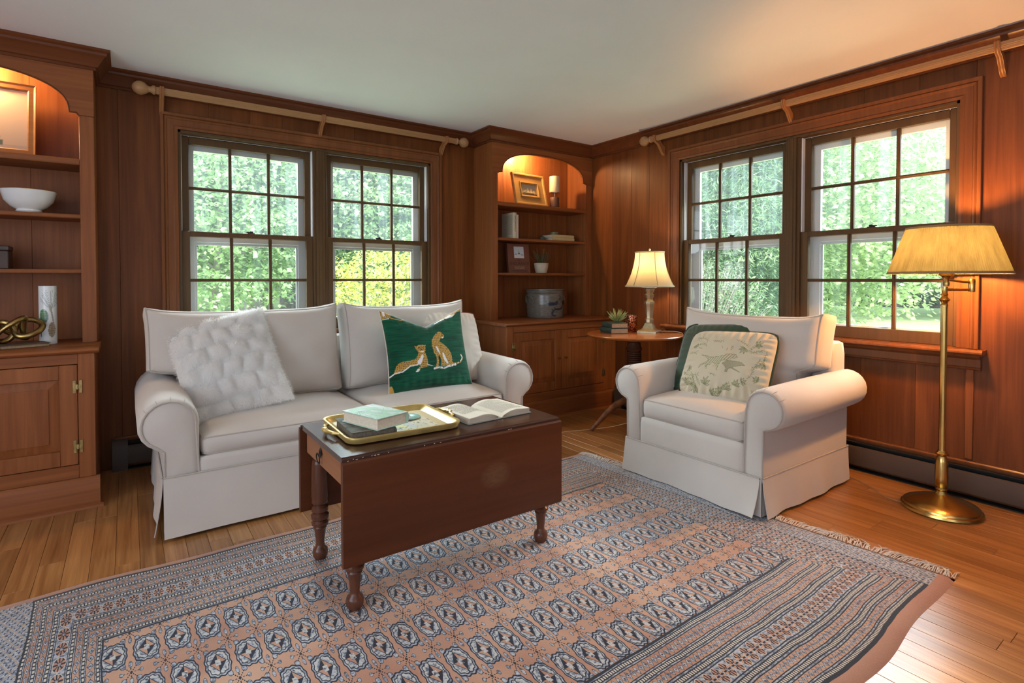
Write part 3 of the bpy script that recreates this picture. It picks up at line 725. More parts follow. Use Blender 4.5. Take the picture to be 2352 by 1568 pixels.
def seating(name, label, cat, loc, rotz, W, D, xi, xp, xc, zc, r, zsk, zseat0, zseat1, nseat, ztop, backs, flare=0.03):
    t = thing(name, label, cat, loc, rotz)
    # base box and front rail
    obj('base', MB().box(-xp+0.01, xp-0.01, -D+0.025, -0.04, 0.05, zseat0, 0.01), M_fab, t)
    obj('front_rail', roundbox(2*xi+0.01, 0.06, zseat0-zsk+0.05, 0.02, (20,4,4)).xf(Matrix.Translation((0,-D+0.035,(zseat0+zsk)/2-0.015))), M_fab, t, smooth=60)
    # back frame
    bf = roundbox(2*xp-0.02, 0.17, ztop-0.1, 0.03, (20,6,8)).xf(Matrix.Translation((0,-0.105,(ztop+0.1)/2)))
    obj('back_frame', bf, M_fab, t, smooth=60)
    # rolled arms
    for s in (-1, 1):
        prof = [(xi,zsk-0.02),(xi,zc-0.02)]
        for i in range(15):
            a = PI - i/14*math.radians(245); prof.append((xc+r*math.cos(a), zc+r*math.sin(a)))
        prof += [(xp+0.012, zc-r*1.03),(xp, zc-r*1.12),(xp,zsk-0.02)]
        m = len(prof); mb = MB(); rows = []
        ys = [(-D+0.012,0.87),(-D+0.016,0.92),(-D+0.035,1.0),(-D*0.6,1.02),(-D*0.3,1.01),(-0.07,1.0),(-0.03,0.97)]
        for y, k in ys:
            for (px,pz) in prof:
                kk = k if pz > zc-r*1.13 else 1-(1-k)*0.4
                cx = xc if pz > zc-r*1.13 else (xi+xp)/2
                q = (cx+(px-cx)*kk, y, (zc+(pz-zc)*kk) if pz > zsk else pz)
                mb.v.append((s*q[0], q[1], q[2]+(0.015*(y+D)/D if pz > zc-r*1.2 else 0)))
        for i in range(len(ys)-1):
            for j in range(m): mb.f.append((i*m+j, i*m+(j+1)%m, (i+1)*m+(j+1)%m, (i+1)*m+j))
        # front panel as a strip fan so the concave outline stays clean
        ctr = len(mb.v); cen = [(s*(xi+xp)/2, -D+0.008, zsk-0.02+(zc-zsk)*0.0), (s*(xi+xc)/2*1.0+s*0.01, -D+0.006, zc-r*0.9), (s*xc*0.98+s*0.002, -D+0.004, zc)]
        mb.v += cen
        for j in range(m-1):
            z = (prof[j][1]+prof[j+1][1])/2
            c = ctr+2 if z > zc-r*0.8 else ctr+1
            mb.f.append((j, j+1, c))
            z2 = (prof[j+1][1]+prof[(j+2) % m][1])/2
            c2 = ctr+2 if z2 > zc-r*0.8 else ctr+1
            if c2 != c and j < m-2: mb.f.append((j+1, c2, c))
        mb.f.append((m-1, 0, ctr+1))
        mb.f.append(tuple((len(ys)-1)*m+j for j in range(m)))
        arm = obj('arm', mb, M_fab, t, smooth=50)
        pth = []
        for (px,pz) in prof:
            k = 0.88; up = pz > zc-r*1.13; cx = xc if up else (xi+xp)/2; kk = k if up else 0.95
            pth.append((s*(cx+(px-cx)*kk), -D+0.011, zc+(pz-zc)*kk if pz > zsk else pz))
        obj('piping', MB().tube(pth, 0.0045, 6), M_pipe, arm)
        pl = MB()
        for k in range(5):
            a = math.radians(150-28*k); ca, sa = math.cos(a), math.sin(a)
            pl.tube([(s*(xc+r*0.9*ca), -D+0.016, zc+r*0.9*sa), (s*(xc+r*0.985*ca), -D+0.03, zc+r*0.985*sa+0.001), (s*(xc+r*1.005*ca), -D+0.055, zc+r*1.005*sa+0.001)], [0.0022,0.002,0.0008], 5)
        obj('pleat', pl, M_pipe, arm, kind='stuff')
    # seat cushions
    w = 2*xi/nseat; hh = zseat1-zseat0; dd = D-0.2
    for i in range(nseat):
        cx = -xi+w*(i+0.5)
        def f(p, q, cx=cx):
            u, v = p[0], p[1]
            top = 0.045*(1-u**4)*(1-v**4) if p[2] > -0.5 else 0
            return (q[0], q[1]-0.012*(1-p[0]**2)*(p[1] < 0)*(1-abs(p[2])), q[2]+top*(p[2]+1)/2)
        mb = roundbox(w-0.008, dd, hh, 0.035, (22,16,6), f); T = Matrix.Translation((cx, -D+0.012+dd/2, (zseat0+zseat1)/2+0.002)); mb.xf(T)
        sc_ = obj('seat_cushion', mb, M_fab, t, smooth=60)
        for sg in (1,-1): obj('piping', rb_welt(w-0.008, dd, hh, 0.035, 2, sg, f).xf(T), M_pipe, sc_)
    # loose back cushions: (x0, x1, z0, z1, ear side list [(xa, xb, za)], lean, depth)
    for (x0,x1,xl,xr,za,z0,z1,lean,dep,yb,seed) in backs:
        w, h = x1-x0, z1-z0; xm_ = (x0+x1)/2
        def f(p, q, seed=seed):
            u, v = p[0], p[2]
            b = (1-u**4)*(1-v**4)
            wr = 0.006*math.sin(7*u+3*v+seed)+0.004*math.sin(11*v-4*u+seed*2)
            y = q[1]+(-0.06*b+wr*(1-u*u) if p[1] < 0 else 0.03*b)
            ear = 0.032*abs(u)**7*(v > 0)*v - 0.014*(1-u*u)*(v > 0)*v
            x = q[0]+0.012*u*abs(v)**6-0.01*u*(1-v*v)
            k = (q[2]+h/2-(za-z0)+0.035)/0.05; k = max(0.0, min(1.0, k)); k = k*k*(3-2*k)
            lo, hi = (xl-xm_)*(1-k)+(-w/2)*k, (xr-xm_)*(1-k)+(w/2)*k
            t_ = (x+w/2)/w
            return (lo+(hi-lo)*t_, y, q[2]+ear)
        T = Matrix.Translation((xm_, yb, z0)) @ Matrix.Rotation(math.radians(lean), 4, 'X') @ Matrix.Translation((0,0,h/2))
        bc = obj('back_cushion', roundbox(w, dep, h, 0.05, (26,6,34), f).xf(T), M_fab, t, smooth=60)
        obj('piping', rb_welt(w, dep, h, 0.05, 1, -1, f, 40).xf(T), M_pipe, bc)
    # skirt panels with kick pleats at the corners
    def panel(p0, p1, nx, ny, sd, fl0=0.0, fl1=0.0, L=40):
        mb = MB(); th = 0.004
        def fn(i, j, o):
            x = p0[0]+(p1[0]-p0[0])*i; y = p0[1]+(p1[1]-p0[1])*i; z = zsk+(0.016-zsk)*j
            out = flare*j**1.3*0.5 + 0.006*j*math.sin(9*i+sd)+0.004*j*math.sin(23*i+sd*2)
            out += j**1.6*(fl0*(1-i)**6+fl1*i**6)
            z += 0.01*j*(fl0*(1-i)**6+fl1*i**6)/0.03
            return (x+nx*(out+o), y+ny*(out+o), z)
        mb.grid(L, 8, lambda i,j: fn(i,j,th)); mb.grid(L, 8, lambda i,j: fn(i,j,0))
        n0 = L*8
        for i in range(L-1): mb.f.append((i*8+7,(i+1)*8+7,n0+(i+1)*8+7,n0+i*8+7))
        for j in range(7): mb.f.append((j,j+1,n0+j+1,n0+j)); k=(L-1)*8; mb.f.append((k+j,k+j+1,n0+k+j+1,n0+k+j))
        sk = obj('skirt', mb, M_fab, t, smooth=60)
        obj('piping', MB().tube([fn(i/20,0,th*0.7) for i in range(21)], 0.004, 6), M_pipe, sk)
    e = 0.008; hw = xp+0.002
    panel((-hw,-D),(hw-e,-D),0,-1,1.0,0.004,0.05 if nseat == 1 else 0.0)
    panel((-hw,-0.02),(-hw,-D+e),-1,0,2.0,0,0.02); panel((hw,-D+e),(hw,-0.02),1,0,3.0,0.012,0)
    panel((hw,-0.02),(-hw,-0.02),0,1,4.0)
    for s in (-1,1):
        obj('pleat_insert', MB().box(s*(hw-0.055), s*(hw-0.002), -D+0.004, -D+0.012, 0.02, zsk-0.005).box(s*(hw-0.008), s*(hw-0.002), -D+0.006, -D+0.06, 0.02, zsk-0.005), M_fab, t)
    for sx in (-1,1):
        for sy in (-D+0.1,-0.12): obj('foot', MB().lathe([(0.018,0),(0.022,0.01),(0.026,0.06),(0,0.06)], (sx*(hw-0.1), sy, 0), 12), M_ped, t)
    return t
sofa = seating('sofa', 'long cream two-seat slipcovered sofa with rolled arms and skirt under the left window', 'sofa', (-2.52, -0.25, 0), 0,
    2.04, 1.0, 0.845, 0.985, 0.962, 0.505, 0.118, 0.277, 0.335, 0.432, 2, 0.775,
    [(-1.04,-0.03,-0.835,-0.03,0.655,0.455,0.985,-10,0.19,-0.42,0.3), (0.0,0.875,0.0,0.835,0.64,0.455,0.985,-11,0.2,-0.43,2.0)])
chair = seating('armchair', 'cream slipcovered rolled-arm armchair with skirt under the right window', 'armchair', (-0.27, -2.245, 0), -PI/2,
    0.87, 0.92, 0.325, 0.425, 0.43, 0.53, 0.1, 0.205, 0.338, 0.455, 1, 0.80,
    [(-0.46,0.425,-0.32,0.32,0.66,0.47,0.945,-9,0.2,-0.30,1.2)])

# ------------------------------------------------------------------ scatter cushions
def frame_from(tl, tr, br, bl):
    """local frame of a leaning cushion from four world corners"""
    tl, tr, br, bl = map(Vector, (tl,tr,br,bl)); c = (tl+tr+br+bl)/4
    x = ((tr-tl)+(br-bl)); w = x.length/2; x.normalize(); z = ((tl-bl)+(tr-br)); z -= x*z.dot(x); h = z.length/2; z.normalize(); y = z.cross(x)
    M = Matrix((x,y,z)).transposed().to_4x4(); M.translation = c
    return M, w, h
def cushion_surface(w, h, t, pinch=0.07, chop=0.0, round_=0.0, wr=0.0, power=0.5, seed=0):
    def fn(side):
        def f(u, v):
            a = 2*u-1; b = 2*v-1
            x = a*(1-pinch*(1-b*b)*np.abs(a)**2); z = b*(1-pinch*(1-a*a)*np.abs(b)**2)
            if round_:
                m = np.maximum(np.abs(a), np.abs(b))+1e-9; n = (np.abs(a)**6+np.abs(b)**6)**(1/6)+1e-9
                k = (1-round_)+round_*m/n; x = x*k; z = z*k
            X_ = x*w/2; Z_ = z*h/2
            if chop: Z_ = Z_-chop*(np.clip(1-np.abs(a-0.0),0,1)**1.1)*np.clip((b+1)/2,0,1)**3
            th = t/2*np.clip((1-a*a)*(1-b*b),0,1)**power
            if wr:
                th = th+wr*np.clip((1-a**4)*(1-b**4),0,1)*(vnoise(a*4+9,b*3+4,seed)-0.5)*2
                e = np.maximum(np.abs(a),np.abs(b)); ang = np.where(np.abs(a)>np.abs(b), b, a)
                th = th+wr*0.7*np.sin(ang*34+seed)*np.clip((e-0.55)/0.3,0,1)*np.clip((1-e)/0.12,0,1)
            return np.stack([X_, -side*th, Z_], 1)
        return f
    return fn
def set_frame(o, M): o.matrix_world = M
def cushion(name, label, M, w, h, t, m, n=(60,60), colfn=None, **k):
    root = thing(name, label, 'cushion'); root.matrix_world = M
    fn = cushion_surface(w, h, t, **k)
    gridmesh('front', n[0], n[1], fn(1), m, root, colfn)
    gridmesh('back', 30, 30, fn(-1), m, root, None if colfn is None else (lambda u,v,P: colfn(u,v,P)))
    return root, fn
def welt(root, fn, r, m, n=30):
    q = np.linspace(0,1,n,endpoint=False); z = np.zeros(n); o = np.ones(n)
    u = np.concatenate([q,o,1-q,z]); v = np.concatenate([z,q,o,1-q]); P = fn(1)(u,v); P[:,1] = 0
    obj('piping', MB().tube([tuple(p) for p in P], r, 8, closed=True), m, root)

# white faux-fur cushion
M_fur, nt_, p_, t_ = translucent('white_fur', (0.97,0.955,0.93), 0.3, (0.97,0.955,0.93))
p_.inputs['Sheen Weight'].default_value = 0.6; p_.inputs['Roughness'].default_value = 0.9
Mf, w, h = frame_from((-3.50,-0.66,0.875),(-3.005,-0.66,1.0),(-2.87,-0.98,0.49),(-3.365,-0.98,0.415))
FW, FH = w, h*0.99
root, fn = cushion('fur_cushion', 'large white tufted faux-fur cushion tilted against the sofa arm', Mf, FW, FH, 0.16, M_fur, (150,150), pinch=0.05, power=0.42)
def puff(a, b):
    """rows of square puffs with pinched valleys between them"""
    r = (b+1)*3.0+0.25*(vnoise(a*2+5,b*2+5,3)-0.5); c = (a+1)*2.5+0.5*(np.floor(r) % 2)+0.35*(vnoise(a*3+9,b*3+2,6)-0.5)
    return (np.abs(np.sin(PI*r))**0.6)*(0.35+0.65*np.abs(np.sin(PI*c))**0.7)
def puffed(P, side):
    a = P[:,0]/(FW/2); b = P[:,2]/(FH/2); m = np.clip((1-a*a)*(1-b*b)*4,0,1)
    P = P.copy(); P[:,1] += side*0.032*(puff(a,b)-0.4)*m; return P
for ch in root.children:
    me = ch.data; co = np.empty(len(me.vertices)*3, np.float32); me.vertices.foreach_get('co', co); co = co.reshape(-1,3)
    sd = -1 if ch.name.startswith('front') else 1
    me.vertices.foreach_set('co', puffed(co, sd).ravel()); me.update()
def fur(n, L):
    u = RNG.random(n); v = RNG.random(n); f = lambda u, v: puffed(fn(1)(u,v), -1); P = f(u,v); a = 2*u-1; b = 2*v-1
    P2 = f(np.clip(u+0.004,0,1),v); P3 = f(u,np.clip(v+0.004,0,1)); N = np.cross(P3-P, P2-P); N /= np.linalg.norm(N,axis=1,keepdims=True)+1e-9
    N[N[:,1] > 0] *= -1
    fl = np.stack([1.1*(vnoise(a*4,b*4,1)-0.5), np.zeros(n), -0.55+1.0*(vnoise(a*4,b*4,2)-0.5)],1)+RNG.normal(0,0.22,(n,3))
    edge = np.stack([a*np.abs(a)**5, np.zeros(n), b*np.abs(b)**5],1)*0.7
    D = N*0.9+fl+edge; D /= np.linalg.norm(D,axis=1,keepdims=True); T = np.cross(D, N+0.01); T /= np.linalg.norm(T,axis=1,keepdims=True)+1e-9
    l = L*(0.6+0.8*RNG.random((n,1))); wd = 0.0008
    V = np.concatenate([P-T*wd, P+T*wd, P+D*l], 0); F = np.stack([np.arange(n), np.arange(n)+n, np.arange(n)+2*n],1)
    rawmesh('fur', V, F, M_fur, root, kind='stuff')
fur(36000, 0.016)

# emerald cushion with two embroidered cheetahs
M_em = vcol('emerald_velvet', 0.8, 0.25, 0.15)
GR = (0.004,0.105,0.052); GOLD = (0.56,0.33,0.075); WHT = (0.80,0.80,0.78); BLK = (0.02,0.02,0.03)
def cheetah_col(u, v, P):
    w_, h_ = EMW, EMH
    # picture plane pixels of a close crop: x 185..1290, y 130..1215
    px = 735+P[:,0]/w_*1130; py = 690-P[:,2]/h_*1085
    pt = Paint(px, py, GR); pt.c *= (0.3+0.55*vnoise(px/90,py/12,5)+0.4*vnoise(px/260,py/200,9))[:,None]
    def body(polys, whites, spots=True):
        m = np.zeros(len(px), bool)
        for q in polys: m |= pt.poly(q, GOLD)
        if spots:
            gx = px/21; gy = py/23; cx = np.floor(gx); cy = np.floor(gy)
            rx = vnoise(cx*1.7+.5,cy*2.3+.5,3)*0.5+0.25; ry = vnoise(cx*2.1+.5,cy*1.3+.5,8)*0.5+0.25
            d = (gx-cx-rx)**2+(gy-cy-ry)**2; pt.where(m & (d < 0.062), BLK)
        for q in whites: pt.poly(q, WHT)
    # seated
    body([[(825,510),(850,490),(890,492),(915,515),(930,550),(918,575),(885,578),(862,600),(850,625),(900,665),(955,725),(990,790),(1000,870),(1005,915),(1020,940),(960,950),(900,945),(880,950),(830,945),(840,900),(835,840),(815,800),(800,830),(805,880),(795,945),(750,955),(775,900),(780,830),(745,760),(735,680),(745,600),(790,545)]],
         [[(785,685),(810,700),(830,760),(835,800),(820,780),(795,740)],[(865,770),(885,780),(915,860),(940,925),(915,920),(880,870),(865,820)],[(880,578),(918,560),(925,570),(900,585)]])
    pt.line([(1005,925),(1060,930),(1120,910),(1150,880),(1160,850),(1145,815)], 20, GOLD)
    for q in range(6): pt.ell(1040+q*22, 930-q*q*2.2, 6, 9, BLK if q % 2 else WHT)
    pt.line([(1140,885),(1160,850),(1146,818)], 14, WHT)
    pt.line([(735,972),(800,960),(870,975),(940,955),(1040,945)], 24, WHT); pt.where((vnoise(px/9,py/9,4) > 0.66) & (py > 945) & (py < 1000) & (px > 735) & (px < 1050) & (pt.c[:,0] > 0.6), GR)
    pt.line([(905,520),(900,545),(915,555)], 6, BLK); pt.line([(840,495),(830,520)], 7, BLK)
    # lying
    body([[(505,660),(530,672),(570,652),(610,658),(640,665),(650,660),(645,700),(640,735),(625,750),(645,790),(655,860),(655,935),(610,945),(560,950),(500,990),(515,960),(555,925),(520,905),(440,910),(390,945),(330,960),(270,990),(220,1000),(250,950),(265,900),(300,860),(360,848),(440,845),(500,830),(535,790),(550,750),(530,720)]],
         [[(590,775),(608,800),(590,850),(560,905),(525,900),(525,860),(560,825)],[(555,738),(600,735),(630,740),(600,755)],[(640,905),(730,940),(700,935),(650,920)],[(490,990),(520,955),(550,965),(530,990),(505,995)]])
    pt.line([(190,1020),(250,980),(330,975),(380,945),(430,912),(520,905)], 15, WHT)
    pt.ell(565,690,8,6,BLK); pt.ell(612,690,8,6,BLK); pt.ell(590,715,9,6,BLK); pt.line([(560,695),(575,730)],5,BLK); pt.line([(618,695),(605,730)],5,BLK)
    # partial cats at the corners
    body([[(175,140),(215,140),(250,180),(300,215),(285,262),(235,262),(190,265),(172,200)]], [[(195,150),(225,160),(225,235),(200,235)]])
    pt.line([(285,262),(340,285),(410,300),(460,290)], 12, GOLD); pt.line([(190,275),(260,272)], 10, WHT)
    body([[(980,300),(1020,240),(1080,190),(1150,165),(1230,130),(1290,140),(1285,185),(1230,195),(1150,250),(1060,275),(1000,305)]], [[(1010,295),(1100,245),(1180,235),(1130,275),(1040,300)]])
    pt.line([(985,300),(930,330),(890,315),(885,285),(905,275)], 12, GOLD); pt.line([(850,370),(930,330),(1000,305)], 8, WHT)
    m = (px+ (1215-py)*0.3 < 190+40) & (py > 1130); pt.where(m, GOLD)
    return pt.c
Mg, EMW, EMH = frame_from((-2.345,-0.86,0.955),(-1.80,-0.86,0.95),(-1.775,-1.03,0.452),(-2.385,-1.03,0.462))
root, fn = cushion('velvet_cushion', 'emerald green velvet cushion with two embroidered cheetahs and a karate-chopped top', Mg, EMW, EMH, 0.15, M_em, (240,230), cheetah_col, pinch=0.07, chop=0.105, power=0.42, wr=0.002)
welt(root, fn, 0.004, M_fab2, 40)
# plain ivory cushion tucked behind it
Mi, w, h = frame_from((-2.06,-0.70,0.945),(-1.60,-0.70,0.905),(-1.575,-0.9,0.455),(-2.04,-0.9,0.47))
root, fn = cushion('linen_cushion', 'plain ivory cushion tucked behind the emerald cushion on the sofa', Mi, w, h, 0.15, M_fab2, (50,50), pinch=0.03, power=0.42, round_=0.5, wr=0.006)
welt(root, fn, 0.004, fabric('red_piping', (0.35,0.12,0.09)), 30)
# dark green velvet cushion and toile cushion on the armchair
M_vel = plain('bottle_green_velvet', (0.010,0.045,0.018), 0.7, var=0.35, scale=5, sheen=0.8, bumps=0.1)
M_trim = plain('green_cord', (0.008,0.032,0.018), 0.6, var=0.3, scale=300, sheen=0.4)
Mv, w, h = frame_from((-0.66,-1.825,0.85),(-0.61,-2.335,0.90),(-0.84,-2.42,0.48),(-0.88,-1.93,0.46))
root, fn = cushion('velvet_cushion', 'bottle green velvet cushion leaning on the armchair behind the toile cushion', Mv, w, h, 0.12, M_vel, (50,50), pinch=0.02, power=0.4, round_=0.9, wr=0.0015, seed=3)
welt(root, fn, 0.008, M_trim, 24)
def toile_col(u, v, P):
    px = 1180+P[:,0]/TW*1560; py = 790-P[:,2]/TH*1230
    pt = Paint(px, py, (0.60,0.53,0.385)); L1 = (0.20,0.21,0.10); L2 = (0.30,0.315,0.17); R_ = random.Random(5)
    def leaf(cx, cy, s, rot, fill):
        for k in range(5):
            a = rot+(k-2)*0.62; l = s*(1-0.13*abs(k-2)); tip = (cx+l*math.cos(a), cy+l*math.sin(a)); q = 0.25
            p1 = (cx+0.55*l*math.cos(a-q*1.3), cy+0.55*l*math.sin(a-q*1.3)); p2 = (cx+0.55*l*math.cos(a+q*1.3), cy+0.55*l*math.sin(a+q*1.3))
            if fill: 
                m = pt.inside([(cx,cy),p1,tip,p2]); pt.c[m] = pt.c[m]*0.55+np.array(L2)*0.45
            pt.line([(cx,cy),p1,tip,p2,(cx,cy)], 7, L1); pt.line([(cx,cy),tip], 5, L2)
    def spray(x, y, a, n, s):
        for k in range(n):
            x2, y2 = x+s*math.cos(a), y+s*math.sin(a); pt.line([(x,y),(x2,y2)], 6, L1)
            for sg in (-1,1):
                b = a+sg*0.9; pt.ell(x2+s*0.5*math.cos(b), y2+s*0.5*math.sin(b), s*0.36, s*0.13, L2, b)
            x, y = x2, y2; a += R_.uniform(-0.35,0.35)
    for (x,y,s,r_,f) in ((950,1220,140,-1.2,True),(800,1260,130,2.6,True),(700,1230,120,-2.0,False),(560,1210,110,-1.0,False),(1330,1270,120,-1.6,True),(1240,1320,110,-2.6,False),(1080,1350,110,-0.5,True),
                       (1470,1190,110,-1.2,True),(1560,1120,90,-0.4,False),(1500,540,120,2.2,True),(1660,470,110,-0.5,True),(580,520,80,0.5,False),(560,950,80,0.3,False),(1860,800,100,2.8,False),(1800,1060,90,3.6,False)): leaf(x,y,s,r_,f)
    for (x,y,a,n,s) in ((540,400,-0.4,7,42),(560,560,-0.6,6,40),(900,430,0.2,5,38),(1320,400,0.3,6,40),(1560,600,0.0,6,40),(1760,680,1.4,5,40),(1840,560,1.6,8,44),(480,1000,0.9,8,42),(430,1120,0.4,8,40),(640,1010,1.2,6,38),
                        (1640,1060,-0.9,5,36),(1000,1030,0.3,4,30),(760,1080,1.1,5,36),(520,680,-0.3,4,34),(1180,1280,-0.7,6,36),(1750,400,2.2,6,40)): spray(x,y,a,n,s)
    for q in ([(780,500),(810,545)],[(1108,535),(1132,580)],[(1218,570),(1218,615)],[(1295,515),(1272,560)],[(1305,540),(1280,595)],[(675,568),(735,588)],[(640,640),(682,628)]): pt.line(q, 8, L1)
    # two running hounds drawn in line and hatch
    d1 = [(770,712),(850,720),(950,745),(1080,735),(1200,710),(1240,680),(1300,665),(1380,670),(1420,720),(1380,735),(1320,740),(1290,790),(1180,800),(1150,850),(1120,880),(1140,930),(1140,975),(1115,960),(1100,900),(1060,860),(1000,830),(980,880),(920,890),(940,955),(915,955),(890,890),(900,860),(820,900),(780,955),(800,890),(880,850),(930,790),(850,735)]
    m = pt.inside(d1); pt.c[m & (np.sin((px+py*0.6)/7) > 0.2)] = L2; pt.line(d1+[d1[0]], 6, L1)
    d2 = [(1200,850),(1290,790),(1400,785),(1500,800),(1570,850),(1480,860),(1400,880),(1370,900),(1440,930),(1520,975),(1430,940),(1340,905),(1310,930),(1300,980),(1270,980),(1275,920),(1240,880)]
    m = pt.inside(d2); pt.c[m] = pt.c[m]*0.45+np.array(L1)*0.55; pt.line(d2+[d2[0]], 6, L1)
    for k in range(6): pt.line([(1040+k*22,930),(1110+k*16,790)], 7, (0.62,0.58,0.38) if k % 2 else L2)
    return pt.c
M_toile = vcol('toile_cotton', 0.85, 0.2, 0.2)
Mt, TW, TH = frame_from((-0.76,-1.965,0.835),(-0.70,-2.50,0.85),(-0.93,-2.55,0.495),(-0.98,-2.045,0.465))
root, fn = cushion('toile_cushion', 'square cream toile cushion with hounds and leaves, green corded edge', Mt, TW, TH, 0.13, M_toile, (200,170), toile_col, pinch=0.02, power=0.4, round_=0.8, wr=0.007, seed=1)
welt(root, fn, 0.009, M_trim, 24)

# ------------------------------------------------------------------ drop-leaf coffee table
t = thing('drop_leaf_table', 'dark antique drop-leaf table with turned legs, standing on the rug', 'table', (-2.59, -2.03, 0.012))
TZ = 0.562
P = lambda n, mb, m, par=t, **k: obj(n, mb, m, par, world=True, **k)
pr = [(-2.285,TZ-0.006),(-2.28,TZ),(-1.78,TZ),(-1.775,TZ-0.006),(-1.778,TZ-0.02),(-2.282,TZ-0.02)]
P('tabletop', MB().prism(pr, lambda y,z,u: (u,y,z), -3.055, -2.125), M_tabtop)
lf = [(0,0),(0.012,-0.001),(0.02,-0.006),(0.022,-0.015),(0.022,-0.345),(0.019,-0.35),(0.002,-0.35),(0,-0.345)]
P('drop_leaf', MB().prism(lf, lambda q,z,u: (u, -2.287-q, TZ-0.012+z), -3.06, -2.122), M_leaf)
P('drop_leaf', MB().prism(lf, lambda q,z,u: (u, -1.772+q, TZ-0.012+z), -3.06, -2.122), M_leaf)
P('leaf_joint', MB().tube([(-3.058,-2.286,TZ-0.012),(-2.124,-2.286,TZ-0.012)], 0.009, 8), M_tabtop)
P('leaf_joint', MB().tube([(-3.058,-1.774,TZ-0.012),(-2.124,-1.774,TZ-0.012)], 0.009, 8), M_tabtop)
chips = MB(); RR = random.Random(4)
for k in range(20):
    x = -3.05+0.12*RR.random() if k < 9 else -2.95+0.65*RR.random()**1.4
    l = RR.uniform(0.003,0.011); y = -2.2915-RR.uniform(0,0.004); z = TZ-0.0065-RR.uniform(0,0.004)
    chips.add([(x,y,z),(x+l,y,z+0.001),(x+l*0.8,y-0.0014,z-0.0015),(x+l*0.2,y-0.0012,z-0.002),(x+l*0.5,y+0.003,z-0.002)], [(0,1,2,3),(0,1,4),(1,2,4),(2,3,4),(3,0,4)])
P('chipped_edge', chips, plain('bare_wood', (0.5,0.34,0.2), 0.8), kind='stuff', label='pale chips along the worn table edge')
ap = MB(); ap.box(-3.0,-2.17,-2.262,-2.242,0.44,TZ-0.02).box(-3.0,-2.17,-1.818,-1.798,0.44,TZ-0.02).box(-2.18,-2.16,-2.25,-1.81,0.44,TZ-0.02).box(-3.02,-3.005,-2.25,-1.81,0.435,0.45)
P('apron', ap, M_leg)
dr = P('drawer', MB().box(-3.045,-3.022,-2.243,-1.817,0.455,TZ-0.024,0.003).box(-3.022,-2.75,-2.235,-1.825,0.46,TZ-0.035), M_drawer, label='small end drawer with a ring pull')
ring = MB().tube([(-3.053-0.006*math.sin(a/2), -2.015+0.019*math.sin(a), 0.488-0.02*math.cos(a)) for a in np.linspace(0,2*PI,24,endpoint=False)], 0.0022, 6, closed=True)
ring.add([(-3.049,-2.015,0.485),(-3.049,-2.035,0.507),(-3.049,-2.015,0.529),(-3.049,-1.995,0.507),(-3.054,-2.015,0.507)], [(0,1,4),(1,2,4),(2,3,4),(3,0,4),(0,1,2,3)])
P('ring_pull', ring, M_iron, dr, label='black ring pull')
legp = [(0,0),(0.021,0.0),(0.029,0.014),(0.031,0.03),(0.027,0.044),(0.018,0.052),(0.0165,0.062),(0.02,0.1),(0.0235,0.125),(0.027,0.13),(0.024,0.135),(0.033,0.142),(0.034,0.152),(0.028,0.16),(0.035,0.167),(0.0355,0.182),(0.027,0.19),(0.033,0.198),(0.032,0.212),(0.022,0.222),(0.031,0.23),(0.0335,0.236),(0.031,0.244),(0.034,0.26),(0.031,0.39),(0.029,0.405),(0.024,0.41),(0,0.41)]
for x in (-2.995,-2.172):
    for y in (-2.228,-1.815):
        P('leg', MB().lathe(legp, (x,y,0.012), 20).box(x-0.025,x+0.025,y-0.025,y+0.025,0.42,TZ-0.02,0.002), M_leg)
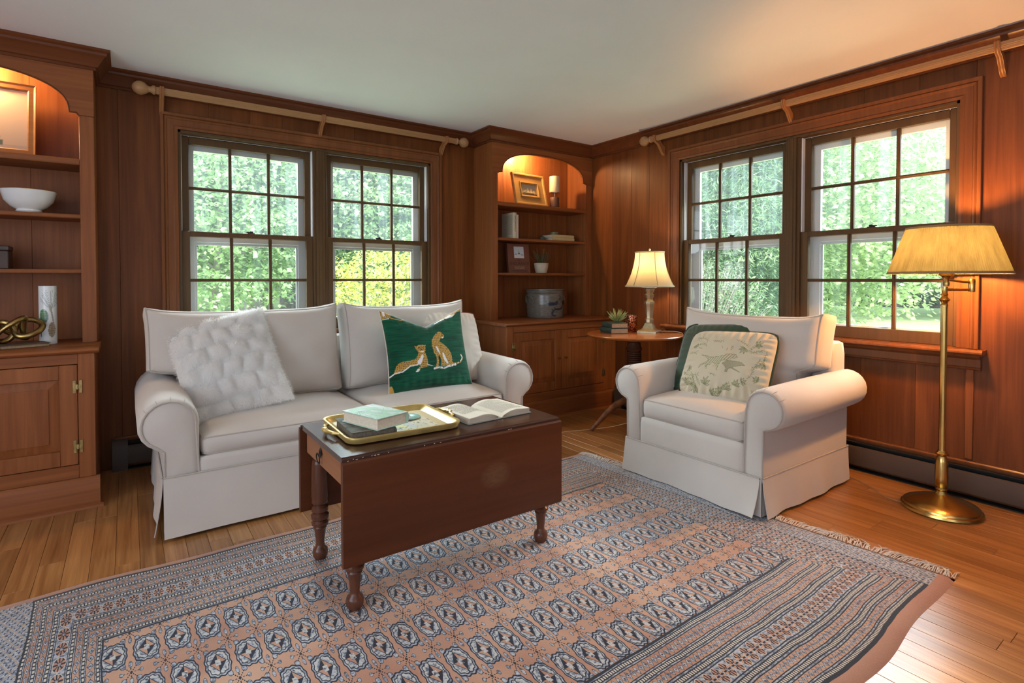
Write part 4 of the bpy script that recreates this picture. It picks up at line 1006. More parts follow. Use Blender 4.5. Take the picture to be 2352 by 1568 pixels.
# ------------------------------------------------------------------ rug
def rug_material():
    m, nt, p = newmat('bokhara_rug')
    tc = nt.nodes.new('ShaderNodeTexCoord'); uvn = nt.nodes.new('ShaderNodeUVMap'); sp = nt.nodes.new('ShaderNodeSeparateXYZ'); nt.links.new(uvn.outputs[0], sp.inputs[0])
    nz = noise(nt, tc.outputs['Object'], 9, 2); nz2 = noise(nt, tc.outputs['Object'], 6, 2)
    x = X(nt, sp.outputs['X'])+(nz-0.5)*0.010; y = X(nt, sp.outputs['Y'])+(nz2-0.5)*0.016
    ax, ay = x.abs(), y.abs()
    ab = noise(nt, tc.outputs['Object'], 3.0, 3)
    PEACH = ramp(nt, ab, [(0.3,(0.43,0.205,0.13)),(0.55,(0.55,0.315,0.205)),(0.75,(0.61,0.385,0.255))])
    fine = noise(nt, tc.outputs['Object'], 260, 2, 0.6); vfine = noise(nt, tc.outputs['Object'], 110, 2, 0.6)
    NAVY = (0.010,0.014,0.030); DK = (0.018,0.022,0.032)
    GREY = ramp(nt, vfine, [(0.38,(0.10,0.125,0.18)),(0.5,(0.32,0.355,0.42)),(0.64,(0.52,0.54,0.57))])
    LIGHT = ramp(nt, vfine, [(0.36,(0.05,0.06,0.09)),(0.46,(0.50,0.51,0.50)),(0.7,(0.62,0.61,0.57))])
    CREAM = (0.62,0.57,0.48)
    PX, PY = 0.0838, 0.211
    # --- field
    fx = ((x+0.004)/PX+0.5).fract()-0.5; fy = ((y+0.020)/PY+0.5).fract()-0.5
    px = fx*PX/0.0345; py = fy*PY/0.069
    apx, apy = px.abs(), py.abs()
    r = (apx.pow(2.7)+apy.pow(2.7)).pow(1/2.7)
    th = xm(nt, 'ARCTAN2', py, px); r = r+(th*12)._m('COSINE')*0.035
    dia = apx+apy
    col = LIGHT
    col = mixc(nt, (r < 0.60), col, mixc(nt, (apx < 0.05).max(apy < 0.035), GREY, DK))
    quad = (px*py) > 0.0
    inner = mixc(nt, quad, NAVY, PEACH)
    inner = mixc(nt, (apx.max(apy)) < 0.2, inner, LIGHT)
    col = mixc(nt, (dia < 0.62), col, inner)
    col = mixc(nt, ((dia-0.64).abs() < 0.035), col, DK)
    col = mixc(nt, ((apx-apy*0.0).abs() < 0.035)*(r > 0.62), col, DK)
    col = mixc(nt, (apy < 0.02)*(r > 0.62), col, DK)
    col = mixc(nt, ((r-0.80).abs() < 0.035), col, DK)
    col = mixc(nt, (r > 0.83), col, GREY)
    col = mixc(nt, (r > 0.93), col, NAVY)
    # secondary motif
    gx = ((x+0.004)/PX).fract()-0.5; gy = ((y+0.020)/PY).fract()-0.5
    qx = gx*PX/0.031; qy = gy*PY/0.062; aqx, aqy = qx.abs(), qy.abs()
    dd = (aqx-aqy).abs()
    stem = ((aqx < 0.05)+(aqy < 0.03)+(dd < 0.06)).min(1.0)*((aqx+aqy) < 0.95)*(((aqx+aqy)*4.0).fract() < 0.6)
    l1 = ((aqx-0.6)*(aqx-0.6)+(aqy-0.6)*(aqy-0.6)).min(aqx*aqx*2.2+(aqy-0.66)*(aqy-0.66)*0.8).min((aqx-0.8)*(aqx-0.8)*2+aqy*aqy*2.2)
    leafe = l1 < 0.040
    fld = mixc(nt, stem, PEACH, DK); fld = mixc(nt, l1 < 0.058, fld, DK); fld = mixc(nt, leafe, fld, GREY)
    field = mixc(nt, (r < 1.02), fld, col)
    # --- border bands, counted inwards to outwards
    XF, BX, YF, BY = 1.120, 0.198, 0.518, 0.405
    sx = (ax-XF)/BX; sy = (ay-YF)/BY
    side = sx > sy
    s = sx.max(sy)
    along = y*side+x*(1.0-side)
    k = 12.0*side+26.6*(1.0-side)          # motifs per metre (0.083 / 0.0375 pitch)
    c = along*k
    def band(a, b): return (s-a)/(b-a), (s > a)*(s < b)
    border = GREY
    def tri(v): return (v.fract()-0.5).abs()*2
    for a, b in ((0,0.085),(0.18,0.26),(0.335,0.43),(0.60,0.70),(0.77,0.86),(0.92,1.0)):
        t, msk = band(a, b)
        q = mixc(nt, (t-0.5).abs() < 0.2, GREY, mixc(nt, (c*4.0).fract() < 0.62, DK, CREAM))
        q = mixc(nt, ((t-0.5).abs() > 0.40).max(((t-0.5).abs()-0.215).abs() < 0.055), q, DK)
        border = mixc(nt, msk, border, q)
    for a, b in ((0.085,0.18),(0.26,0.335),(0.70,0.77),(0.86,0.92)):
        t, msk = band(a, b)
        dmd = (tri(c*2.0)-0.0)+((t-0.5).abs()*2)
        q = mixc(nt, dmd < 0.95, PEACH, mixc(nt, dmd < 0.80, DK, GREY)); q = mixc(nt, dmd < 0.22, q, DK); border = mixc(nt, msk, border, q)
    t, msk = band(0.43, 0.60)
    u_ = (c.fract()-0.5)*2.0; v_ = (t-0.5)*2.0; au, av = u_.abs(), v_.abs()
    e = u_*u_*1.25+v_*v_*1.05
    star = ((au < 0.105).max(av < 0.09).max((au-av).abs() < 0.095))*(e > 0.05)
    twig = (((au-0.45).abs() < 0.06)*(av > 0.34)).max(((av-0.45).abs() < 0.055)*(au > 0.34))
    q = mixc(nt, star.max(twig), PEACH, NAVY); q = mixc(nt, (au.max(av)) < 0.17, q, GREY)
    q = mixc(nt, (e-0.93).abs() < 0.08, mixc(nt, e < 0.93, GREY, q), CREAM)
    border = mixc(nt, msk, border, q)
    # --- lattice end panels
    g1 = tri((x*2.2+y)*15.0); g2 = tri((x*2.2-y)*15.0)
    d1 = (g1 < 0.10).max(g2 < 0.10)
    dash = ((g1-0.55).abs() < 0.2)*((g2-0.55).abs() < 0.13)
    lat = mixc(nt, dash, GREY, NAVY); lat = mixc(nt, d1, lat, (0.46,0.34,0.24))
    allc = mixc(nt, s > 0.0, field, border)
    allc = mixc(nt, (s.abs() < 0.012).max((s-1.0).abs() < 0.02), allc, DK)
    allc = mixc(nt, (sx > 1.0)*(ay < 0.925), allc, lat)
    allc = mixc(nt, ((ax-1.425).abs() < 0.004)*(ay < 0.925), allc, DK)
    allc = mixc(nt, (ay > 0.925).max(ax > 1.43), allc, mixc(nt, 0.5, PEACH, (0.40,0.19,0.13)))
    mu = nt.nodes.new('ShaderNodeMix'); mu.data_type = 'RGBA'; mu.blend_type = 'MULTIPLY'; mu.inputs[0].default_value = 0.35
    nt.links.new(allc.k, mu.inputs[6]); nt.links.new(ramp(nt, fine, [(0.3,(0.62,)*3),(0.7,(1,1,1))]).k, mu.inputs[7])
    nt.links.new(mu.outputs[2], p.inputs['Base Color'])
    p.inputs['Roughness'].default_value = 0.95; p.inputs['Specular IOR Level'].default_value = 0.1; p.inputs['Sheen Weight'].default_value = 0.25
    bump(nt, p, fine, 0.3, 0.004)
    return m
RUG = thing('rug', 'peach and navy patterned oriental rug with a fringed end under the coffee table', 'rug', (-2.575, -2.432, 0.0), math.radians(0.85))
LX, LY, TH_ = 1.445, 0.97, 0.011
nu, nv = 140, 100
u, v = np.meshgrid(np.linspace(-1,1,nu), np.linspace(-1,1,nv), indexing='ij'); u = u.ravel(); v = v.ravel()
wob = lambda a, k, s: 0.009*np.sin(a*k+s)+0.006*np.sin(a*k*2.3+s*2)
def rug_xy(u, v):
    x = u*LX; y = v*LY
    y = y+wob(x,5,1.0)*np.abs(v)**3-0.055*np.clip((u+0.1)/1.1,0,1)**1.0*np.clip(-v,0,1)*0-0.0
    x = x+wob(y,4,0.4)*0.6*np.abs(u)**3+0.075*np.clip(u,0,1)**4*(-v)*0.9
    return x, y
def rug_z(x, y): return 0.002*(vnoise(x*5,y*5,2)-0.3)
rx, ry = rug_xy(u, v); e = np.minimum((1-np.abs(u))*LX, (1-np.abs(v))*LY)
z = TH_*np.clip(e/0.012, 0, 1)**0.5+np.clip(e/0.05,0,1)*rug_z(rx, ry)
i, j = np.meshgrid(np.arange(nu-1), np.arange(nv-1), indexing='ij'); a = (i*nv+j).ravel(); F = np.stack([a,a+nv,a+nv+1,a+1],1)
rp = rawmesh('pile', np.stack([rx,ry,z],1), F, rug_material(), RUG, smooth=True)
uvl = rp.data.uv_layers.new(name='UVMap'); uvv = np.stack([u*LX, v*LY],1)[F.ravel()].astype(np.float32); uvl.data.foreach_set('uv', uvv.ravel())
M_fringe = plain('fringe_cotton', (0.74,0.69,0.62), 0.9, var=0.12, scale=60)
fr = MB(); RR = random.Random(9)
for k in range(420):
    v0 = -1+2*(k+RR.random())/420; X0, Y0 = [float(q) for q in rug_xy(np.array(1.0), np.array(v0))]
    l = RR.uniform(0.045,0.075)*(1.15 if v0 < -0.5 else 1); d = RR.uniform(-0.6,0.5)+0.5*math.sin(v0*17); h = 0.004+RR.random()*0.006
    pts = [(X0-0.004,Y0,0.006),(X0+l*0.4,Y0+d*l*0.3,0.006+h),(X0+l*0.75,Y0+d*l*0.7,0.004+h*0.5),(X0+l,Y0+d*l*1.1,0.002)]
    fr.tube(pts, [0.0016,0.0018,0.0016,0.0008], 4)
obj('fringe', fr, M_fringe, RUG, kind='stuff', label='off-white knotted fringe')

# ------------------------------------------------------------------ books helper
def book(name, label, M, w, d, h, cover, pages, group=None, spine='-x', covm=None):
    """w across (spine side x), d along spine, h thickness; origin at base centre"""
    t = thing(name, label, 'book', group=group); t.matrix_world = M
    s = -1 if spine == '-x' else 1
    c = MB(); th = 0.003
    c.box(-w/2,w/2,-d/2,d/2,0,th,0.0008).box(-w/2,w/2,-d/2,d/2,h-th,h,0.0008)
    sp = [(s*(w/2-0.004),0.0),(s*(w/2),0.001),(s*(w/2+0.004),h*0.3),(s*(w/2+0.004),h*0.7),(s*(w/2),h-0.001),(s*(w/2-0.004),h)]
    c.prism(sp, lambda x,z,y: (x,y,z), -d/2, d/2)
    obj('cover', c, cover, t)
    obj('page_block', MB().box(-w/2+0.005,w/2-0.005,-d/2+0.005,d/2-0.005,th,h-th), pages, t)
    return t
def place(x, y, z, rz=0, M2=None):
    M = Matrix.Translation((x,y,z)) @ Matrix.Rotation(rz, 4, 'Z'); return M @ M2 if M2 else M
def text(name, body, size, M, m, parent, align='CENTER'):
    cu = bpy.data.curves.new(name, 'FONT'); cu.body = body; cu.size = size; cu.align_x = align; cu.extrude = 0.0002
    tmp = bpy.data.objects.new(name, cu); C.objects.link(tmp); bpy.context.view_layer.update()
    me = bpy.data.meshes.new_from_object(tmp.evaluated_get(bpy.context.evaluated_depsgraph_get())); bpy.data.objects.remove(tmp)
    me.materials.clear(); me.materials.append(m)
    o = bpy.data.objects.new(name, me); C.objects.link(o); o.parent = parent; o.matrix_local = M; return o

# ------------------------------------------------------------------ tray, books, coaster, open book on the coffee table
TT = TZ+0.0005
Mtr = vcol('painted_tray', 0.4, 0, 0.5)
t = thing('tray', 'gilt rectangular tray with a painted floor and scrolled handles on the coffee table', 'tray', (-2.765, -2.005, TT), math.radians(-2))
hl, hw_, rr_ = 0.228, 0.192, 0.05
def rr(hx, hy, r, n=6):
    pts = []
    for cx, cy, a0 in ((hx-r,hy-r,0),(-hx+r,hy-r,PI/2),(-hx+r,-hy+r,PI),(hx-r,-hy+r,1.5*PI)):
        for k in range(n+1): a = a0+k/n*PI/2; pts.append((cx+r*math.cos(a), cy+r*math.sin(a)))
    return pts
rings = [(hl-0.03,hw_-0.03,0.03,0.0),(hl-0.004,hw_-0.004,rr_,0.004),(hl+0.002,hw_+0.002,rr_,0.02),(hl+0.001,hw_+0.001,rr_,0.026),(hl-0.006,hw_-0.006,rr_,0.026),(hl-0.01,hw_-0.01,0.045,0.02),(hl-0.028,hw_-0.028,0.03,0.008),(hl-0.034,hw_-0.034,0.03,0.006)]
mb = MB(); npt = len(rr(1,1,0.1))
for hx,hy,r,z in rings: mb.v += [(px,py,z) for px,py in rr(hx,hy,r)]
for q in range(len(rings)-1):
    for k in range(npt): mb.f.append((q*npt+k, q*npt+(k+1)%npt, (q+1)*npt+(k+1)%npt, (q+1)*npt+k))
mb.f.append(tuple(range(npt)))
obj('rim', mb, M_gilt, t, smooth=50)
def tray_col(u, v, P):
    pt = Paint(P[:,0], P[:,1], (0.60,0.47,0.22)); x, y = P[:,0], P[:,1]
    inn = (np.abs(x) < 0.155)&(np.abs(y) < 0.12); pt.where(inn, (0.66,0.58,0.40))
    pt.where(inn&(y+0.3*x < -0.02+0.04*(vnoise(x*30,y*30,1)-0.5))&(x<0.12), (0.56,0.53,0.36))
    pt.ell(0.03,-0.03,0.03,0.075,(0.64,0.62,0.24),0.15); pt.ell(0.055,-0.045,0.02,0.06,(0.50,0.52,0.50),0.1)
    pt.poly([(0.0,0.03),(0.03,0.055),(0.065,0.035),(0.05,0.02)], (0.10,0.13,0.14))
    pt.where(inn&(vnoise(x*140,y*90,3)>0.78)&(y < 0.0)&(x>-0.02), (0.12,0.13,0.13))
    for k in range(6): pt.ell(0.085+0.009*k, 0.055-0.004*(k%3)*2, 0.0025,0.0025,(0.04,0.05,0.05))
    pt.where(inn&(x < -0.09), (0.74,0.70,0.60))
    return pt.c
gridmesh('painted_floor', 90, 76, lambda u,v: np.stack([(u-0.5)*2*(hl-0.034),(v-0.5)*2*(hw_-0.034),np.full(len(u),0.0065)],1), Mtr, t, tray_col, label='painted landscape on the tray floor')
for s in (-1,1):
    h = MB(); pts = [(s*(hl-0.002),-0.075,0.02),(s*(hl+0.018),-0.06,0.022),(s*(hl+0.022),-0.03,0.02),(s*(hl+0.033),-0.012,0.022),(s*(hl+0.026),0.0,0.022),(s*(hl+0.033),0.012,0.022),(s*(hl+0.022),0.03,0.02),(s*(hl+0.018),0.06,0.022),(s*(hl-0.002),0.075,0.02)]
    h.tube(pts, [0.005,0.007,0.007,0.01,0.008,0.01,0.007,0.007,0.005], 8); obj('handle', h, M_gilt, t, label='scrolled gilt handle')
ZB = TT+0.007
Mgd = vcol('old_book_cover', 0.7, 0, 0.3)
bk = book('antique_book', 'worn dark grey-green old book lying on the tray, bottom of its stack', place(-2.893,-2.055,ZB,math.radians(-4)), 0.165, 0.235, 0.036, plain('worn_cloth',(0.10,0.11,0.085),0.75,var=0.6,scale=24), plain('dark_pages',(0.16,0.135,0.10),0.85,var=0.35,scale=160), spine='+x')
obj('corner_wear', MB().add([(-0.083+0.01*k,-0.1176,0.0362) for k in range(14)]+[(-0.083+0.01*k,-0.1176+0.002+0.005*((k*7)%3)/3,0.0364) for k in range(14)], [(k,k+1,15+k,14+k) for k in range(13)]), plain('worn_edge',(0.42,0.33,0.2),0.8), bk, label='worn pale edge')
Mgc = vcol('leafy_jacket', 0.28, 0, 0.5)
bk = book('leafy_book', 'thick book with a green leaf jacket, topmost of the stack on the tray', place(-2.86,-2.075,ZB+0.0365,math.radians(17)), 0.145, 0.212, 0.042, plain('mint_jacket',(0.45,0.62,0.52),0.3,var=0.08), M_paper, spine='+x')
def leafcover(u, v, P):
    pt = Paint(u*145, v*212, (0.66,0.76,0.72)); x,y = u*145, v*212
    pt.c = pt.c*(0.75+0.45*vnoise(x/16,y/16,2))[:,None]; pt.where(vnoise(x/24,y/30,7) > 0.55, (0.40,0.66,0.46))
    for k in range(9):
        a = 0.4+k*0.28; pt.line([(30,150),(30+130*math.cos(a),150-130*math.sin(a))], 2.2, (0.10,0.24,0.20))
        pt.line([(70,60),(70+80*math.cos(a*2),60+80*math.sin(a*2))], 1.6, (0.28,0.50,0.36))
    return pt.c
gridmesh('jacket_print', 60, 80, lambda u,v: np.stack([(u-0.5)*0.145,(v-0.5)*0.212,np.full(len(u),0.0423)],1), Mgc, bk, leafcover)
cs = thing('coaster', 'round teal ring coaster lying on the tray', 'coaster', (-2.672,-1.955,ZB+0.0005))
obj('ring', MB().grid(40, 8, lambda i,j: ((0.055-0.02+0.02*(1 if j in (0.25,) else 1)*math.cos(2*PI*j))*math.cos(2*PI*i), (0.035+0.02*math.cos(2*PI*j))*math.sin(2*PI*i), 0.004+0.004*math.sin(2*PI*j)), cu=True, cv=True), plain('teal_glaze',(0.22,0.42,0.36),0.35,var=0.2,scale=40), cs)
obj('centre', MB().lathe([(0,0),(0.02,0),(0.02,0.003),(0,0.003)],(0,0,0),20), plain('ochre_glaze',(0.5,0.42,0.18),0.4), cs)
# open book
ob = thing('open_book', 'open hardback book lying face up on the right end of the coffee table', 'book', (-2.35,-2.055,TT), math.radians(3))
pw, pd = 0.155, 0.235
def pagep(side, lift):
    return lambda i: (side*(0.004+pw*i), lift*(math.sin(min(1,i*1.35)*PI*0.62)**0.8)*(1-0.35*i)+0.004)
for side in (-1,1):
    lift = 0.034 if side < 0 else 0.03
    f = pagep(side, lift); n = 16; poly = [(f(i/n)[0], f(i/n)[1]) for i in range(n+1)]
    low = [(side*(0.004+pw*1.0), 0.004),(side*0.012,0.004)]
    blk = obj('page_block', MB().prism(poly+low, lambda x,z,y: (x,y,z), -pd/2, pd/2), M_page, ob, smooth=30)
    ed = MB()
    for k in range(7):
        tk = 0.12+0.12*k
        for yy in (-pd/2-0.0004, pd/2+0.0004): ed.tube([(p[0]*1.0, yy, 0.004+(p[1]-0.004)*tk) for p in poly[1:]], 0.0005, 4)
        ed.tube([(side*(0.0045+pw), -pd/2, 0.004+(poly[-1][1]-0.004)*tk),(side*(0.0045+pw), pd/2, 0.004+(poly[-1][1]-0.004)*tk)], 0.0005, 4)
    obj('leaf_edges', ed, plain('brown_edges',(0.34,0.24,0.17),0.8), blk, kind='stuff')
    tx = MB(); RR = random.Random(3+side)
    for r_ in range(26 if side > 0 else 20):
        yy = pd/2-0.022-r_*0.0074; i0 = 0.12; i1 = 0.9 if r_ % 7 != 6 else RR.uniform(0.4,0.8); q = i0
        while q < i1:
            q2 = min(i1, q+RR.uniform(0.03,0.1)); a, b = f(q), f(q2)
            tx.add([(a[0],yy,a[1]+0.0006),(b[0],yy,b[1]+0.0006),(b[0],yy-0.0028,b[1]+0.0006),(a[0],yy-0.0028,a[1]+0.0006)], [(0,1,2,3)]); q = q2+0.018
    obj('print_lines', tx, plain('grey_print',(0.42,0.38,0.31),0.9), blk, smooth=0, kind='stuff')
obj('cover', MB().box(-pw-0.012,-0.006,-pd/2-0.005,pd/2+0.005,0.0,0.0035,0.001).box(0.006,pw+0.012,-pd/2-0.005,pd/2+0.005,0.0,0.0035,0.001).box(-0.012,0.012,-pd/2-0.004,pd/2+0.004,0.0,0.004,0.001), plain('grey_cloth',(0.24,0.25,0.22),0.7), ob)

# ------------------------------------------------------------------ round side table and what stands on it
SX, SY, SZ = -0.435, -1.205, 0.73
t = thing('side_table', 'round tilt-top cherry side table on a turned pedestal between bookcase and armchair', 'side table', (SX,SY,0))
obj('tabletop', MB().lathe([(0,SZ-0.03),(0.30,SZ-0.03),(0.345,SZ-0.022),(0.362,SZ-0.012),(0.366,SZ-0.005),(0.36,SZ),(0,SZ)], (0,0,0), 64), M_side, t, smooth=30)
obj('top_block', MB().box(-0.07,0.07,-0.07,0.07,SZ-0.058,SZ-0.03,0.004), M_ped, t)
prof = [(0,0.16),(0.03,0.16),(0.045,0.18),(0.05,0.22),(0.035,0.25),(0.03,0.3),(0.042,0.33),(0.052,0.38),(0.05,0.44)]
for k in range(9): z = 0.45+k*0.016; prof += [(0.058,z+0.003),(0.058,z+0.010),(0.050,z+0.0145)]
prof += [(0.058,0.60),(0.064,0.615),(0.055,0.63),(0.05,0.66),(0.064,0.672),(0,0.672)]
obj('pedestal', MB().lathe(prof, (0,0,0), 28), M_ped, t, smooth=40)
M_tiger = plain('tiger_maple', (0.22,0.075,0.025), 0.3, var=0.45, scale=22, coat=0.3)
for k in range(3):
    a = math.radians(163+120*k)
    pts = [(0.03,0.225),(0.09,0.215),(0.16,0.185),(0.24,0.125),(0.30,0.07),(0.345,0.03),(0.365,0.012)]
    obj('leg', MB().tube([(r*math.cos(a), r*math.sin(a), z) for r,z in pts], [0.026,0.027,0.027,0.024,0.02,0.017,0.014], 10, flat=0.7), M_tiger, t, label='striped maple cabriole leg')
# table lamp
lx, ly = -0.27, -1.215
t = thing('table_lamp', 'pale brass table lamp with a lit cream bell shade on the round side table', 'lamp', (lx,ly,SZ+0.0005))
M_pb = plain('pale_brass', (0.62,0.53,0.34), 0.32, 0.85, var=0.15, scale=30)
def sq(prof, n=8):
    mb = MB().lathe(prof, (0,0,0), n); return mb.xf(Matrix.Rotation(PI/8 if n == 8 else PI/4, 4, 'Z') @ Matrix.Rotation(0.4,4,'Z'))
b = sq([(0,0),(0.105,0),(0.105,0.012),(0.098,0.018),(0.06,0.034),(0.045,0.06),(0.038,0.075),(0,0.075)], 4)
obj('foot', b, M_pb, t, smooth=0)
st = sq([(0,0.072),(0.03,0.072),(0.034,0.08),(0.034,0.105),(0.028,0.112),(0.026,0.125),(0.037,0.22),(0.04,0.228),(0.04,0.242),(0.032,0.25),(0.024,0.262),(0.034,0.285),(0.037,0.3),(0.026,0.308),(0.038,0.328),(0.042,0.345),(0.03,0.35),(0,0.35)], 8)
obj('stem', st, M_pb, t, smooth=20)
obj('drip_pan', MB().lathe([(0,0.346),(0.035,0.346),(0.058,0.352),(0.058,0.356),(0,0.356)], (0,0,0), 24), M_pb, t)
obj('candle_sleeve', MB().lathe([(0,0.355),(0.017,0.355),(0.017,0.43),(0,0.43)], (0,0,0), 14), plain('cream_sleeve',(0.8,0.66,0.4),0.5), t)
M_sh1, nt, p, tr = translucent('cream_shade', (0.72,0.64,0.44), 0.6, (0.32,0.255,0.145))
zb, zt_ = 1.095-SZ, 1.362-SZ
def bell(k): return 0.112+(0.186-0.112)*((1-k)**1.9)
shp = [(bell(k), zb+(zt_-zb)*k) for k in np.linspace(0,1,14)]
mb = MB(); pan = 6
def bellxy(i, k):
    a = 2*PI*i; r = bell(k)*(1-0.028*(1-abs(((i*pan) % 1)*2-1))*0.8); return (r*math.cos(a), r*math.sin(a), zb+(zt_-zb)*k)
mb.grid(72, 14, bellxy, cu=True)
obj('shade', mb, M_sh1, t, smooth=60, label='cream fabric bell shade glowing')
rb = MB()
for k in range(pan): rb.tube([(q[0]*1.002,q[1]*1.002,q[2]) for q in (bellxy(k/pan, z) for z in np.linspace(0,1,12))], 0.0028, 5)
obj('shade_rib', rb, plain('shade_seam',(0.34,0.25,0.13),0.8), t)
tm = MB().tube([bellxy(i/48,0) for i in range(48)], 0.006, 6, closed=True).tube([bellxy(i/48,1) for i in range(48)], 0.005, 6, closed=True)
obj('shade_trim', tm, plain('shade_trim',(0.62,0.52,0.36),0.8), t)
obj('finial', MB().lathe([(0,zt_+0.002),(0.006,zt_+0.002),(0.004,zt_+0.01),(0.009,zt_+0.018),(0.006,zt_+0.026),(0,zt_+0.032)], (0,0,0), 12).tube([(0,0,0.43),(0,0,zt_+0.004)],0.002,6).tube([(-0.11,0,zt_-0.002),(0.11,0,zt_-0.002)],0.0015,5), M_pb, t)
light('table_lamp_bulb', 'POINT', (lx,ly,SZ+0.53), 9, (1.0,0.70,0.34), 0.035)
cd = thing('power_cord', 'thin cream lamp cord trailing from the round side table to the floor', 'cord', (-0.2,-1.3,0))
pts = [(lx+0.05,ly-0.03,SZ+0.008),(-0.17,-1.31,SZ+0.012),(-0.13,-1.37,SZ+0.01),(-0.1,-1.405,SZ-0.01),(-0.115,-1.41,SZ-0.08),(-0.17,-1.42,0.5),(-0.24,-1.42,0.35),(-0.32,-1.35,0.2),(-0.45,-1.3,0.1),(-0.62,-1.17,0.03),(-0.80,-1.05,0.0045),(-0.95,-1.0,0.004),(-1.10,-1.0,0.004)]
def smooth_path(p, n=6):
    o = []; p = [Vector(q) for q in p]
    for i in range(len(p)-1):
        p0, p1, p2, p3 = p[max(i-1,0)], p[i], p[i+1], p[min(i+2,len(p)-1)]
        for k in range(n):
            t_ = k/n; o.append(0.5*((2*p1)+(p2-p0)*t_+(2*p0-5*p1+4*p2-p3)*t_*t_+(3*p1-p0-3*p2+p3)*t_**3))
    o.append(p[-1]); return [tuple(q) for q in o]
obj('cord', MB().tube(smooth_path(pts), 0.0028, 6), plain('cream_flex',(0.62,0.50,0.32),0.5), cd, world=True)
# two green books, succulent, mercury-glass votive
M_gb = plain('green_cloth', (0.018,0.045,0.035), 0.6, var=0.35, scale=18); M_op = plain('old_page_edge', (0.50,0.36,0.22), 0.85, var=0.18, scale=140)
book('green_book', 'dark green old book on the round side table, lower of the pair under the succulent', place(-0.505,-1.065,SZ+0.0005,math.radians(-20)), 0.15, 0.19, 0.042, M_gb, M_op)
book('green_book', 'dark green old book on the round side table, upper of the pair, touching the succulent', place(-0.50,-1.07,SZ+0.043,math.radians(-24)), 0.14, 0.185, 0.038, M_gb, M_op)
sp_ = thing('succulent', 'small spiky air plant sitting on the two green books', 'plant', (-0.485,-1.07,SZ+0.0815))
M_succ = plain('succulent_leaf', (0.30,0.34,0.13), 0.5, var=0.3, scale=30)
RR = random.Random(2)
for k in range(44):
    el = RR.uniform(0.15,1.45); az = RR.uniform(0,2*PI); l = RR.uniform(0.06,0.10)*(0.75+0.35*math.sin(el)); dv = Vector((math.cos(el)*math.cos(az), math.cos(el)*math.sin(az), math.sin(el)))
    b0 = Vector((0.012*math.cos(az),0.012*math.sin(az),0.012)); pts = [b0+dv*l*q+Vector((0,0,0.02*q*q*(1 if el<0.8 else 0))) for q in (0,0.35,0.7,1)]
    obj('leaf', MB().tube([tuple(q) for q in pts], [0.005,0.0065,0.0045,0.0008], 5, flat=0.45), M_succ, sp_)
vt = thing('votive_holder', 'copper mercury-glass votive beside the lamp on the side table', 'candle holder', (-0.335,-1.08,SZ+0.0005))
m_cop, nt, p = newmat('mercury_copper'); vz = nt.nodes.new('ShaderNodeTexVoronoi'); vz.inputs['Scale'].default_value = 110; nt.links.new(coords(nt), vz.inputs['Vector'])
setc(nt, p, ramp(nt, X(nt, vz.outputs['Distance']), [(0.2,(0.85,0.62,0.5)),(0.5,(0.62,0.22,0.10)),(0.8,(0.2,0.05,0.03))])); p.inputs['Metallic'].default_value = 1; p.inputs['Roughness'].default_value = 0.22; bump(nt, p, X(nt, vz.outputs['Distance']), 0.5, 0.003)
obj('glass', MB().lathe([(0,0),(0.044,0),(0.046,0.004),(0.053,0.13),(0.05,0.13),(0.043,0.008),(0,0.008)], (0,0,0), 32), m_cop, vt, smooth=40)

# ------------------------------------------------------------------ brass floor lamp
fx_, fy_ = -0.322, -3.118
t = thing('floor_lamp', 'brass swing-arm floor lamp with a lit yellow pleated shade by the right window', 'lamp', (fx_,fy_,0))
obj('base', MB().lathe([(0,0),(0.165,0),(0.168,0.006),(0.165,0.016),(0.158,0.02),(0.156,0.028),(0.15,0.033),(0.11,0.05),(0.065,0.062),(0.055,0.068),(0.04,0.072),(0.026,0.082),(0.018,0.098),(0,0.098)], (0,0,0), 56), M_brass, t, smooth=25)
obj('lower_column', MB().lathe([(0,0.096),(0.02,0.096),(0.025,0.104),(0.02,0.112),(0.026,0.12),(0.028,0.16),(0.0265,0.24),(0.022,0.262),(0.018,0.27),(0.027,0.278),(0.029,0.284),(0.02,0.292),(0.017,0.30),(0,0.30)], (0,0,0), 28), M_brass, t)
obj('pole', MB().lathe([(0,0.298),(0.0145,0.298),(0.0145,1.02),(0,1.02)], (0,0,0), 10), M_brass, t, smooth=20)
obj('collar', MB().lathe([(0,1.018),(0.016,1.018),(0.016,1.026),(0.012,1.032),(0.015,1.04),(0.025,1.05),(0.015,1.06),(0.012,1.068),(0.016,1.076),(0.012,1.082),(0.013,1.115),(0,1.115)], (0,0,0), 24), M_brass, t)
dr_ = Vector((0.8142,-0.5806,0)); e1 = dr_*0.135; so = dr_*0.008
am = MB().tube([tuple(Vector((0,0,1.1))), tuple(e1+Vector((0,0,1.1)))], 0.006, 10)
am.tube(smooth_path([tuple(e1+Vector((0,0,1.138))), tuple(e1*0.75+Vector((0,0,1.138))), tuple(e1*0.5+Vector((0,0,1.142))), tuple(e1*0.25+Vector((0,0,1.147))), tuple(so+Vector((0,0,1.147)))]), 0.006, 10)
obj('swing_arm', am, M_brass, t)
obj('arm_joint', MB().lathe([(0,1.088),(0.013,1.088),(0.014,1.092),(0.014,1.148),(0.012,1.153),(0,1.153)], tuple(e1), 20), M_brass, t)
obj('socket', MB().lathe([(0,1.118),(0.012,1.118),(0.014,1.13),(0.012,1.15),(0.02,1.162),(0.032,1.17),(0.03,1.18),(0.014,1.185),(0.014,1.24),(0,1.24)], tuple(so), 24), M_brass, t)
M_sh2, nt, p, tr = translucent('yellow_shade', (0.62,0.42,0.13), 0.6, (0.95,0.60,0.13))
pl = noise(nt, coords(nt, (1,1,0.01)), 38, 4)
